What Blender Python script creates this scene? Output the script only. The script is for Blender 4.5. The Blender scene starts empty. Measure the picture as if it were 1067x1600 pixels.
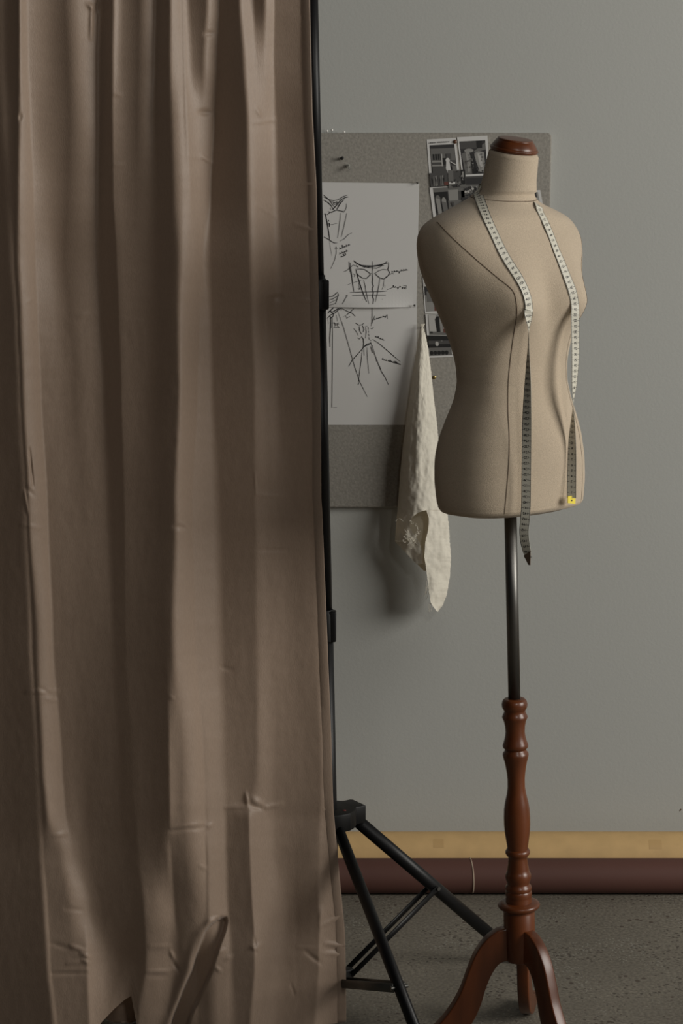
import bpy, bmesh, math, random
from math import sin, cos, tan, radians as R, pi, sqrt, exp
from mathutils import Vector, Matrix, noise
from mathutils.bvhtree import BVHTree
random.seed(4)
S = bpy.context.scene
C = S.collection

# ------------------------------------------------------------------ camera, world, lights, exposure
CAM_H, PITCH, F = 1.8, R(10), 77/36*1600
cd = bpy.data.cameras.new('camera'); cam = bpy.data.objects.new('camera', cd); C.objects.link(cam)
cam.location = (0, 0, CAM_H); cam.rotation_euler = (pi/2-PITCH, 0, 0)
cd.sensor_fit = 'VERTICAL'; cd.sensor_height = 36; cd.lens = 77; cd.clip_start = .05
S.camera = cam
S.view_settings.view_transform = 'Standard'; S.view_settings.look = 'None'
S.view_settings.gamma = 1; S.view_settings.use_curve_mapping = False
S.view_settings.exposure = 0.0
w = bpy.data.worlds.new('room_ambient'); S.world = w; w.use_nodes = True
w.node_tree.nodes['Background'].inputs[0].default_value = (.92, .97, 1.0, 1)
w.node_tree.nodes['Background'].inputs[1].default_value = .018
def area(name, loc, target, sx, sy, power, col):
    l = bpy.data.lights.new(name, 'AREA'); l.shape = 'RECTANGLE'; l.size = sx; l.size_y = sy
    l.energy = power; l.color = col
    o = bpy.data.objects.new(name, l); C.objects.link(o); o.location = loc
    o.rotation_euler = (Vector(target)-Vector(loc)).to_track_quat('-Z', 'Y').to_euler()
    return o
area('window_light_side', (5.0, 2.2, 2.75), (.2, 4.2, 1.1), 2.6, 2.5, 222, (1.0, .965, .90))
area('window_light_behind', (1.75, -.9, 4.0), (.3, 4.6, 1.0), .8, .8, 35, (1.0, .97, .92))

# ------------------------------------------------------------------ helpers
def P(px, py, Y):
    """world point seen at photograph pixel (px, py) on the vertical plane at depth Y"""
    x = (px-533.5)/F; u = (800-py)/F
    d = Vector((x, cos(PITCH)+u*sin(PITCH), -sin(PITCH)+u*cos(PITCH)))
    return Vector((0, 0, CAM_H)) + d*(Y/d.y)
def ray(px, py):
    x = (px-533.5)/F; u = (800-py)/F
    return Vector((x, cos(PITCH)+u*sin(PITCH), -sin(PITCH)+u*cos(PITCH))).normalized()
def on_floor(px, py):
    d = ray(px, py); t = -CAM_H/d.z
    return Vector((0, 0, CAM_H))+d*t
def interp(tab, t):
    if t <= tab[0][0]: return tab[0][1]
    for (a, va), (b, vb) in zip(tab, tab[1:]):
        if t <= b: return va+(vb-va)*(t-a)/(b-a)
    return tab[-1][1]
def spline(pts, n):
    """Catmull-Rom through tuples"""
    P_ = [Vector(p) for p in pts]; P_ = [2*P_[0]-P_[1]]+P_+[2*P_[-1]-P_[-2]]
    out = []
    for i in range(1, len(P_)-2):
        for k in range(n):
            t = k/n; a, b, c, d = P_[i-1:i+3]
            out.append(.5*((2*b)+(c-a)*t+(2*a-5*b+4*c-d)*t*t+(3*b-a-3*c+d)*t**3))
    out.append(P_[-2]); return out

def mat(name, col, rough=.6, metal=0, spec=.5, noise_scale=0, noise_amt=0, bump=0, bump_scale=0, sheen=0, translucent=0, tcol=None, stretch=None, coat=0):
    m = bpy.data.materials.new(name); m.use_nodes = True
    nt = m.node_tree; b = nt.nodes['Principled BSDF']; L = nt.links
    b.inputs['Base Color'].default_value = (*col, 1); b.inputs['Roughness'].default_value = rough
    b.inputs['Metallic'].default_value = metal; b.inputs['Specular IOR Level'].default_value = spec
    if sheen: b.inputs['Sheen Weight'].default_value = sheen; b.inputs['Sheen Roughness'].default_value = .5
    if coat: b.inputs['Coat Weight'].default_value = coat; b.inputs['Coat Roughness'].default_value = .18
    tc = nt.nodes.new('ShaderNodeTexCoord'); mp = nt.nodes.new('ShaderNodeMapping')
    L.new(tc.outputs['Object'], mp.inputs[0])
    if stretch: mp.inputs['Scale'].default_value = stretch
    if noise_amt:
        n = nt.nodes.new('ShaderNodeTexNoise'); n.inputs['Scale'].default_value = noise_scale; n.inputs['Detail'].default_value = 5
        L.new(mp.outputs[0], n.inputs['Vector'])
        r = nt.nodes.new('ShaderNodeValToRGB')
        r.color_ramp.elements[0].position = .3; r.color_ramp.elements[1].position = .7
        r.color_ramp.elements[0].color = (*[c*(1-noise_amt) for c in col], 1)
        r.color_ramp.elements[1].color = (*[min(1, c*(1+noise_amt)) for c in col], 1)
        L.new(n.outputs['Fac'], r.inputs[0]); L.new(r.outputs[0], b.inputs['Base Color'])
    if bump:
        n2 = nt.nodes.new('ShaderNodeTexNoise'); n2.inputs['Scale'].default_value = bump_scale; n2.inputs['Detail'].default_value = 4
        L.new(mp.outputs[0], n2.inputs['Vector'])
        bp = nt.nodes.new('ShaderNodeBump'); bp.inputs['Strength'].default_value = bump; bp.inputs['Distance'].default_value = .002
        L.new(n2.outputs['Fac'], bp.inputs['Height']); L.new(bp.outputs[0], b.inputs['Normal'])
    if translucent:
        out = nt.nodes['Material Output']; t = nt.nodes.new('ShaderNodeBsdfTranslucent')
        t.inputs[0].default_value = (*(tcol or col), 1); mx = nt.nodes.new('ShaderNodeMixShader')
        mx.inputs[0].default_value = translucent
        L.new(b.outputs[0], mx.inputs[1]); L.new(t.outputs[0], mx.inputs[2]); L.new(mx.outputs[0], out.inputs[0])
    return m

def obj(name, bm, m, parent=None, smooth=True, mats=None):
    me = bpy.data.meshes.new(name); bm.normal_update(); bm.to_mesh(me); bm.free()
    for mm in (mats or [m]): me.materials.append(mm)
    o = bpy.data.objects.new(name, me); C.objects.link(o)
    if parent:
        o.parent = parent; o.matrix_parent_inverse = Matrix.Translation(-parent.location)
    if smooth:
        for p in me.polygons: p.use_smooth = True
    return o
def sharp(o, ang=35):
    """flat-shade the hard edges"""
    me = o.data; bm = bmesh.new(); bm.from_mesh(me)
    for e in bm.edges:
        if len(e.link_faces) == 2 and e.calc_face_angle(0) > R(ang): e.smooth = False
    bm.to_mesh(me); bm.free(); return o
def thing(name, label, cat, loc, group=None):
    o = bpy.data.objects.new(name, None); C.objects.link(o); o.location = loc; o.empty_display_size = .05
    o['label'] = label; o['category'] = cat
    if group: o['group'] = group
    return o
def tag(o, label, cat, group=None):
    o['label'] = label; o['category'] = cat
    if group: o['group'] = group
    return o
def struct(o): o['kind'] = 'structure'; return o

def frame_of(d):
    d = d.normalized(); a = Vector((0, 0, 1)) if abs(d.z) < .9 else Vector((1, 0, 0))
    u = d.cross(a).normalized(); return u, d.cross(u).normalized()
def add_tube(bm, pts, rad, seg=16, cap=True, sec=None):
    pts = [Vector(p) for p in pts]; n = len(pts); rings = []
    u = v = None
    for i, p in enumerate(pts):
        d = (pts[min(i+1, n-1)]-pts[max(i-1, 0)]).normalized()
        if u is None: u, v = frame_of(d)
        else: u = (u-d*u.dot(d)).normalized(); v = d.cross(u)
        r = rad(i/(n-1)) if callable(rad) else rad
        ring = []
        for k in range(seg):
            a = 2*pi*k/seg; ring.append(bm.verts.new(p+(u*cos(a)+v*sin(a))*r))
        rings.append(ring)
    for a, b in zip(rings, rings[1:]):
        for k in range(seg): bm.faces.new((a[k], a[(k+1) % seg], b[(k+1) % seg], b[k]))
    if cap: bm.faces.new(rings[0][::-1]); bm.faces.new(rings[-1])
    return bm
def add_lathe(bm, prof, M, seg=48):
    """prof: (radius, height) list, M: matrix placing it"""
    rings = [[bm.verts.new(M @ Vector((r*cos(2*pi*k/seg), r*sin(2*pi*k/seg), z))) for k in range(seg)] for r, z in prof]
    for a, b in zip(rings, rings[1:]):
        for k in range(seg): bm.faces.new((a[k], a[(k+1) % seg], b[(k+1) % seg], b[k]))
    bm.faces.new(rings[0][::-1]); bm.faces.new(rings[-1]); return bm
def add_box(bm, size, M, bev=0):
    r = bmesh.ops.create_cube(bm, size=1, matrix=M @ Matrix.Diagonal((*size, 1)))
    if bev:
        es = list({e for v in r['verts'] for e in v.link_edges})
        bmesh.ops.bevel(bm, geom=es, offset=bev, segments=3, profile=.5, affect='EDGES')
    return bm
def add_poly(bm, pts, mi=0):
    f = bm.faces.new([bm.verts.new(p) for p in pts]); f.material_index = mi; return f
def add_prism(bm, outline, off):
    """outline: list of world points, extruded by vector off"""
    a = [bm.verts.new(p) for p in outline]; b = [bm.verts.new(p+off) for p in outline]; n = len(a)
    bm.faces.new(a); bm.faces.new(b[::-1])
    for i in range(n): bm.faces.new((a[i], b[i], b[(i+1) % n], a[(i+1) % n]))
    bmesh.ops.recalc_face_normals(bm, faces=bm.faces[:]); return bm
def axis_matrix(p0, d):
    q = Vector((0, 0, 1)).rotation_difference(d.normalized())
    return Matrix.Translation(p0) @ q.to_matrix().to_4x4()

# ------------------------------------------------------------------ materials
M_wall = mat('wall_paint', (.448, .455, .432), .85, noise_scale=1.2, noise_amt=.02, bump=.15, bump_scale=180)
M_board = mat('grey_felt', (.27, .255, .225), .95, noise_scale=160, noise_amt=.16, bump=.35, bump_scale=260, sheen=.2)
M_paper = mat('white_paper', (.62, .615, .60), .8)
M_ink = mat('black_ink', (.012, .012, .014), .6)
M_linen = mat('linen_cover', (.50, .41, .305), .9, noise_scale=420, noise_amt=.10, bump=.35, bump_scale=700, sheen=.15)
M_cord = mat('seam_thread', (.13, .09, .06), .9)
M_wood = mat('varnished_wood', (.105, .027, .006), .36, noise_scale=9, noise_amt=.35, stretch=(3, 3, .5), coat=.14)
M_steel = mat('brushed_steel', (.16, .155, .145), .42, metal=1)
M_black = mat('black_metal', (.004, .004, .0045), .42, spec=.3)
M_blackplastic = mat('black_plastic', (.005, .005, .005), .5, spec=.3)
M_grey = mat('grey_aluminium', (.10, .098, .09), .4, metal=.7)
M_curtain = mat('beige_sateen', (.330, .242, .180), .5, noise_scale=300, noise_amt=.05, bump=.18, bump_scale=500, stretch=(1, 1, .35), sheen=.25, translucent=.10, tcol=(.40, .22, .12))
M_muslin = mat('cream_muslin', (.80, .76, .655), .9, noise_scale=90, noise_amt=.05, bump=.5, bump_scale=120, translucent=.12, tcol=(.6, .46, .3))
M_tape = mat('off_white_tape', (.64, .615, .52), .5)
M_yellow = mat('yellow_metal_tab', (.95, .78, .10), .35)
M_kraft = mat('kraft_paper', (.60, .40, .18), .75, noise_scale=25, noise_amt=.06)
M_maroon = mat('dark_maroon_paper', (.095, .038, .028), .7, noise_scale=3, noise_amt=.1)
M_cream = mat('cream_paper_edge', (.55, .45, .34), .8)
M_white = mat('white_bead', (.8, .79, .75), .3)
M_brass = mat('brass', (.45, .34, .14), .3, metal=1)
M_brown = mat('brown_pin', (.12, .055, .03), .4)
M_clear = mat('clear_plastic', (.75, .75, .72), .12)
M_clear.node_tree.nodes['Principled BSDF'].inputs['Transmission Weight'].default_value = .85
M_red = mat('red_dot', (.22, .03, .03), .5)
GREYS = [mat('print_tone_%s' % n, c, .45) for n, c in (('black', (.012,)*3), ('charcoal', (.03, .029, .03)), ('dark_grey', (.07, .068, .066)),
        ('mid_grey', (.14, .137, .13)), ('light_grey', (.27, .265, .25)), ('pale_grey', (.45, .44, .42)), ('white', (.6, .595, .58)), ('dull_red', (.13, .045, .035)))]

def concrete():
    m = bpy.data.materials.new('exposed_concrete'); m.use_nodes = True; nt = m.node_tree; L = nt.links
    b = nt.nodes['Principled BSDF']; b.inputs['Roughness'].default_value = .62
    tc = nt.nodes.new('ShaderNodeTexCoord')
    big = nt.nodes.new('ShaderNodeTexNoise'); big.inputs['Scale'].default_value = 3; big.inputs['Detail'].default_value = 6
    fine = nt.nodes.new('ShaderNodeTexNoise'); fine.inputs['Scale'].default_value = 140; fine.inputs['Detail'].default_value = 3
    for n in (big, fine): L.new(tc.outputs['Object'], n.inputs['Vector'])
    r1 = nt.nodes.new('ShaderNodeValToRGB'); r1.color_ramp.elements[0].position = .3; r1.color_ramp.elements[1].position = .72
    r1.color_ramp.elements[0].color = (.140, .127, .107, 1); r1.color_ramp.elements[1].color = (.200, .183, .155, 1)
    L.new(big.outputs['Fac'], r1.inputs[0])
    r2 = nt.nodes.new('ShaderNodeValToRGB'); r2.color_ramp.elements[0].position = .35; r2.color_ramp.elements[1].position = .68
    r2.color_ramp.elements[0].color = (.72, .70, .66, 1); r2.color_ramp.elements[1].color = (1.25, 1.22, 1.15, 1)
    L.new(fine.outputs['Fac'], r2.inputs[0])
    mx = nt.nodes.new('ShaderNodeMix'); mx.data_type = 'RGBA'; mx.blend_type = 'MULTIPLY'; mx.inputs[0].default_value = 1
    L.new(r1.outputs[0], mx.inputs[6]); L.new(r2.outputs[0], mx.inputs[7])
    cur = mx.outputs[2]
    for sc, th, col, seed in ((75, .20, (.045, .033, .026, 1), 0), (120, .17, (.30, .29, .25, 1), 7), (38, .13, (.05, .03, .022, 1), 13)):
        mp = nt.nodes.new('ShaderNodeMapping'); mp.inputs['Location'].default_value = (seed, seed*.7, 0)
        v = nt.nodes.new('ShaderNodeTexVoronoi'); v.inputs['Scale'].default_value = sc; v.inputs['Randomness'].default_value = 1
        nn = nt.nodes.new('ShaderNodeTexNoise'); nn.inputs['Scale'].default_value = 6+seed*.2
        L.new(tc.outputs['Object'], mp.inputs[0]); L.new(mp.outputs[0], v.inputs['Vector']); L.new(mp.outputs[0], nn.inputs['Vector'])
        mr = nt.nodes.new('ShaderNodeMapRange'); mr.inputs[1].default_value = .38; mr.inputs[2].default_value = .66; mr.inputs[3].default_value = 0.02; mr.inputs[4].default_value = th*1.6
        L.new(nn.outputs['Fac'], mr.inputs[0])
        lt = nt.nodes.new('ShaderNodeMath'); lt.operation = 'LESS_THAN'
        L.new(v.outputs['Distance'], lt.inputs[0]); L.new(mr.outputs[0], lt.inputs[1])
        sc_ = nt.nodes.new('ShaderNodeMath'); sc_.operation = 'MULTIPLY'; sc_.inputs[1].default_value = .75; L.new(lt.outputs[0], sc_.inputs[0])
        m2 = nt.nodes.new('ShaderNodeMix'); m2.data_type = 'RGBA'; m2.inputs[7].default_value = col
        L.new(sc_.outputs[0], m2.inputs[0]); L.new(cur, m2.inputs[6]); cur = m2.outputs[2]
    L.new(cur, b.inputs['Base Color'])
    bp = nt.nodes.new('ShaderNodeBump'); bp.inputs['Strength'].default_value = .25; bp.inputs['Distance'].default_value = .002
    L.new(fine.outputs['Fac'], bp.inputs['Height']); L.new(bp.outputs[0], b.inputs['Normal'])
    return m
M_floor = concrete()

# ------------------------------------------------------------------ the room
WALL_Y = 5.147
bm = bmesh.new(); add_box(bm, (9, 9, .1), Matrix.Translation((0, WALL_Y+.1-4.5, -.05))); struct(obj('floor', bm, M_floor, smooth=False))
bm = bmesh.new(); add_box(bm, (9, .1, 3.6), Matrix.Translation((0, WALL_Y+.05, 1.8))); struct(obj('wall_back', bm, M_wall, smooth=False))
bm = bmesh.new(); p = P(1063, 1265.5, WALL_Y)
add_poly(bm, [p+Vector((.0022*cos(a)+.0007*sin(a), -.0006, .0030*sin(a)+.0009*cos(a))) for a in [2*pi*k/12 for k in range(12)]])
tag(obj('paint_chip', bm, M_cord, smooth=False), 'tiny dark chip in the wall paint just above the tan paper roll at the right', 'wall mark')

# ------------------------------------------------------------------ paper rolls along the wall
def roll(name, label, yc, r, m, x0=-2.6, x1=2.9):
    t = thing(name, label, 'paper roll', (0, yc, 0), 'rolls of backdrop paper on the floor')
    bm = bmesh.new(); seg = 96; n = 40
    prev = None; rings = []
    for i in range(n+1):
        x = x0+(x1-x0)*i/n; ring = []
        for k in range(seg):
            a = 2*pi*k/seg; rr = r*(1+.004*noise.noise(Vector((x*3, cos(a)*1.5, sin(a)*1.5))))
            ring.append(bm.verts.new((x, yc+rr*cos(a), r+.0005+rr*sin(a))))
        rings.append(ring)
    for a, b in zip(rings, rings[1:]):
        for k in range(seg): bm.faces.new((a[k], b[k], b[(k+1) % seg], a[(k+1) % seg]))
    # open cardboard core ends
    for ring, x in ((rings[0], x0), (rings[-1], x1)):
        inner = [bm.verts.new((x, yc+r*.55*cos(2*pi*k/seg), r+.0005+r*.55*sin(2*pi*k/seg))) for k in range(seg)]
        deep = [bm.verts.new((x+(.3 if x < 0 else -.3), v.co.y, v.co.z)) for v in inner]
        for k in range(seg):
            bm.faces.new((ring[k], ring[(k+1) % seg], inner[(k+1) % seg], inner[k]))
            bm.faces.new((inner[k], inner[(k+1) % seg], deep[(k+1) % seg], deep[k]))
    bmesh.ops.recalc_face_normals(bm, faces=bm.faces[:])
    obj('paper_tube', bm, m, t); return t
YB, RB = 4.984, .0416
RT = .0578; YT = YB+2*sqrt(RB*RT)+.001
tr = roll('paper_roll', 'tan kraft paper roll lying against the wall behind the maroon roll', YT, RT, M_kraft)
dr = roll('paper_roll', 'dark maroon paper roll on the concrete floor in front of the tan roll', YB, RB, M_maroon)
# loose cream edge band round the maroon roll, and tape stains on the tan one
bm = bmesh.new(); X0 = P(737, 1370, YB-.03).x; pts = []
for k in range(26):
    a = R(72)+R(160)*k/25
    pts.append((X0-.003*cos(3*k/25)+.0035*sin(pi*k/25), YB+(RB+.0008)*cos(a), RB+(RB+.0008)*sin(a)))
add_tube(bm, pts, .0012, 6); obj('edge_band', bm, M_cream, dr)
def roll_patch(px0, px1, a0, a1, m, nm):
    bm = bmesh.new(); xa = P(px0, 1320, YT).x; xb = P(px1, 1320, YT).x; g = []
    for i in range(9):
        a = R(a0+(a1-a0)*i/8); g.append([bm.verts.new((x, YT+(RT+.0006)*cos(a), RT+(RT+.0006)*sin(a))) for x in (xa, xb)])
    for a, b in zip(g, g[1:]): bm.faces.new((a[0], a[1], b[1], b[0]))
    o = obj(nm, bm, m, tr); o['label'] = 'square of darker tape'
M_tapepatch = mat('paper_tape', (.53, .345, .15), .6)
roll_patch(676, 692, 118, 142, M_tapepatch, 'tape_patch'); roll_patch(1010, 1030, 120, 146, M_tapepatch, 'tape_patch')

# ------------------------------------------------------------------ pin board
BF = WALL_Y-.022                       # front face of the board
def rounded(x0, z0, x1, z1, r, y, n=6):
    o = []
    for cx, cz, a0 in ((x1-r, z1-r, 0), (x0+r, z1-r, 90), (x0+r, z0+r, 180), (x1-r, z0+r, 270)):
        for k in range(n+1): a = R(a0+90*k/n); o.append(Vector((cx+r*cos(a), y, cz+r*sin(a))))
    return o
a = P(862, 207.5, BF); b = P(862, 793, BF)
bm = bmesh.new(); add_prism(bm, rounded(-.52, b.z, a.x, a.z, .010, BF), Vector((0, .0215, 0)))
es = [e for e in bm.edges if all(abs(v.co.y-BF) < 1e-5 for v in e.verts)]
bmesh.ops.bevel(bm, geom=es, offset=.004, segments=3, profile=.5, affect='EDGES')
tag(sharp(obj('pin_board', bm, M_board), 50), 'large grey felt pin board hung on the wall behind the dress form', 'pin board')

def sheet(corners, Y, nx, nz, lift, t, name, m, thick=.0004, parent=None):
    """paper quad from px corners (tl, tr, br, bl); lift(u,v) metres towards the room"""
    bm = bmesh.new(); g = []
    tl, tr_, br, bl = [P(*c, Y) for c in corners]
    for j in range(nz+1):
        v = j/nz; row = []
        for i in range(nx+1):
            u = i/nx; p = tl.lerp(tr_, u).lerp(bl.lerp(br, u), v); p.y -= lift(u, v); row.append(bm.verts.new(p))
        g.append(row)
    for j in range(nz):
        for i in range(nx): bm.faces.new((g[j][i], g[j+1][i], g[j+1][i+1], g[j][i+1]))
    off_ = Vector((0, thick, 0)); B = [[bm.verts.new(v.co+off_) for v in row] for row in g]
    for j in range(nz):
        for i in range(nx): bm.faces.new((B[j][i], B[j][i+1], B[j+1][i+1], B[j+1][i]))
    for i in range(nx):
        bm.faces.new((g[0][i], g[0][i+1], B[0][i+1], B[0][i])); bm.faces.new((g[nz][i], B[nz][i], B[nz][i+1], g[nz][i+1]))
    for j in range(nz):
        bm.faces.new((g[j][0], B[j][0], B[j+1][0], g[j+1][0])); bm.faces.new((g[j][nx], g[j+1][nx], B[j+1][nx], B[j][nx]))
    return obj(name, bm, m, parent, smooth=False)
def strokes(bm, lines, Y, lift=None):
    """ink: list of (width_px, [(x,y)...]) in photograph pixels on plane Y"""
    for wpx, pts in lines:
        q = [P(x, y, Y) for x, y in pts]
        if lift:
            for p in q: p.y -= lift(p)
        n = len(q); L_ = []; R_ = []
        for i in range(n):
            d = q[min(i+1, n-1)]-q[max(i-1, 0)]; s = Vector((-d.z, 0, d.x))
            if s.length < 1e-9: s = Vector((0, 0, 1))
            s = s.normalized()*wpx*.00072*(.6 if i in (0, n-1) else 1)
            L_.append(bm.verts.new(q[i]+s)); R_.append(bm.verts.new(q[i]-s))
        for i in range(n-1): bm.faces.new((L_[i], L_[i+1], R_[i+1], R_[i]))
def zc(z, ox, oy, s=6.276):
    return [(wd, [(ox+x/s, oy+y/s) for x, y in pts]) for wd, pts in z]
def scrawl(x0, y0, x1, y1, h, n, seed):
    """a word of illegible handwriting"""
    rr = random.Random(seed); out = []; N = n*10; amp = [rr.choice((.35, .4, .45, .5, .95, -.8)) for _ in range(n+2)]
    for i in range(N+1):
        t = i/N; k = int(t*n); ph = 2*pi*t*n; A = amp[k]; lean = (x1-x0)/n
        hh = h*.5*(abs(A))*(1-cos(ph))*(1 if A > 0 else -1)*.9
        out.append((x0+(x1-x0)*t+lean*.42*sin(ph+.6)+abs(hh)*.25, y0+(y1-y0)*t+h*.22-hh))
    return out

# sheet 1 (bodice sketches): bottom edge curls away from the board
Y1 = BF-.0012; Y2 = BF-.0008
curl = lambda u, v: .0006+.010*max(0, (v-.80)/.20)**2*max(0, sin(pi*min(1, max(0, (u-.35)/.62))))
TL1, TR1, BR1, BL1 = (440, 284), (655, 286.5), (650.5, 480), (440, 480)
s1 = thing('sketch_sheet', 'upper white paper sheet with two bodice sketches and handwriting, pinned to the board', 'drawing', P(640, 480, Y1), 'fashion sketches on the pin board')
sheet((TL1, TR1, BR1, BL1), Y1, 40, 30, curl, None, 'paper', M_paper, parent=s1)
zt, zb = P(600, 285, Y1).z, P(600, 480, Y1).z; xl, xr = P(440, 380, Y1).x, P(653, 380, Y1).x
lift1 = lambda p: curl(min(1, max(0, (p.x-xl)/(xr-xl))), min(1, max(0, (zt-p.z)/(zt-zb))))+.0008
za = [
 (.9, [(95, 215), (120, 235), (150, 262), (178, 300), (205, 335)]), (1.3, [(98, 265), (140, 290), (170, 318), (192, 352)]), (1.0, [(100, 235), (150, 262), (200, 272), (245, 262), (290, 232), (332, 218)]),
 (1.5, [(185, 362), (215, 330), (240, 300), (272, 262), (310, 242), (340, 236)]), (1.6, [(228, 360), (250, 318), (268, 292), (300, 262)]), (.8, [(160, 272), (190, 285), (215, 290), (235, 275)]),
 (1.2, [(190, 290), (205, 310), (220, 305), (235, 290), (222, 288), (200, 296)]), (.8, [(322, 300), (322, 335), (312, 365), (296, 385)]), (1.2, [(132, 412), (160, 390), (195, 378), (225, 365), (255, 372), (295, 378)]),
 (1.1, [(142, 380), (180, 388), (210, 372), (190, 355)]), (.7, [(248, 366), (275, 378), (300, 388)]), (.7, [(160, 345), (172, 365), (165, 340)]),
 (1.4, [(112, 395), (122, 430), (135, 500), (148, 580), (158, 660)]), (.5, [(156, 660), (164, 730), (180, 815)]), (.8, [(265, 392), (258, 470), (246, 560), (236, 640)]), (.8, [(326, 395), (310, 470), (292, 550), (272, 630)]),
 (1.6, [(148, 462), (150, 478)]), (1.6, [(150, 490), (158, 508), (154, 530)]), (.5, [(118, 508), (170, 508), (235, 495)]), (1.1, [(102, 628), (140, 648), (175, 672), (205, 688), (232, 688)]), (.8, [(260, 670), (300, 648), (335, 610), (376, 588)]),
 (.7, [(222, 722), (222, 790), (205, 860), (168, 942)]), (.9, [(210, 748), (220, 728), (234, 746)]), (.8, [(100, 405), (125, 408)]),
 (.9, scrawl(248, 742, 355, 700, 34, 5, 1)), (.9, scrawl(248, 790, 335, 760, 34, 4, 2)), (.9, scrawl(265, 822, 318, 800, 28, 3, 3)),
 # second bodice
 (1.3, [(348, 870), (352, 930), (372, 1000), (384, 1090), (396, 1165)]), (1.0, [(360, 880), (366, 940), (378, 1020)]), (1.6, [(392, 860), (430, 890), (470, 908), (520, 912), (580, 914), (640, 905), (690, 892), (738, 880)]),
 (1.3, [(402, 876), (455, 905), (500, 925), (560, 920), (610, 915), (665, 908), (722, 868)]), (1.0, [(398, 905), (440, 925), (418, 900)]), (.9, [(295, 972), (330, 955), (352, 935), (395, 900)]), (1.1, [(470, 905), (540, 930), (620, 935), (690, 905)]),
 (1.1, [(415, 945), (455, 942), (500, 948), (530, 968), (556, 990), (570, 985)]), (1.2, [(418, 975), (440, 1005), (480, 1032), (520, 1035), (545, 1010), (562, 985)]), (1.0, [(596, 990), (640, 960), (680, 948), (722, 952)]),
 (1.2, [(600, 985), (622, 1008), (650, 1030), (690, 1042), (720, 1020), (745, 990)]), (1.2, [(738, 880), (736, 920), (728, 950), (745, 975), (735, 1005), (700, 1030)]),
 (1.0, [(578, 868), (578, 940), (576, 985)]), (1.4, [(576, 985), (580, 1040), (576, 1080), (586, 1110), (576, 1140), (586, 1175), (578, 1210), (588, 1240), (582, 1285)]), (.8, [(556, 1010), (560, 1000)]),
 (1.3, [(415, 950), (428, 1000), (446, 1060), (468, 1130), (492, 1200), (520, 1262)]), (.9, [(492, 1050), (505, 1110), (520, 1190), (542, 1285)]), (.9, [(650, 1035), (640, 1110), (624, 1190), (606, 1265)]), (.7, [(692, 1050), (685, 1110), (672, 1145)]),
 (1.0, [(356, 1172), (450, 1168), (560, 1166), (660, 1164), (722, 1158)]), (1.0, [(378, 1202), (480, 1198), (600, 1198), (708, 1198)]), (.9, [(390, 990), (408, 1000), (398, 1020)]), (.8, [(332, 1100), (365, 1085)]), (.8, [(395, 1075), (430, 1065), (470, 1050)]),
 (1.0, [(444, 1080), (448, 1140)]), (.9, [(436, 1130), (448, 1146), (455, 1125)]), (.6, [(700, 1100), (700, 1128)]), (.8, [(722, 1146), (760, 1130), (780, 1122)]),
 (.9, scrawl(760, 970, 920, 948, 26, 7, 4)), (.8, scrawl(770, 1120, 905, 1112, 24, 6, 5)), (.7, [(880, 1105), (912, 1108), (905, 1140), (885, 1138)]), (.8, [(745, 1000), (770, 985), (790, 992)]),
 (1.3, [(150, 1215), (190, 1210), (235, 1170), (244, 1195), (215, 1285)]), (1.1, [(155, 1245), (190, 1235), (238, 1205)]), (1.1, [(160, 1275), (230, 1240)]), (1.2, [(155, 1300), (215, 1280)]), (1.0, [(282, 1286), (305, 1245), (328, 1202)]), (.9, [(312, 1205), (332, 1198), (330, 1215)]),
 (.6, [(480, 1235), (486, 1240)]), (.6, [(672, 1235), (678, 1240)]),
]
bm = bmesh.new(); strokes(bm, zc(za, 490, 270), Y1, lift1); obj('ink_drawing', bm, M_ink, s1, smooth=False)

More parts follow.
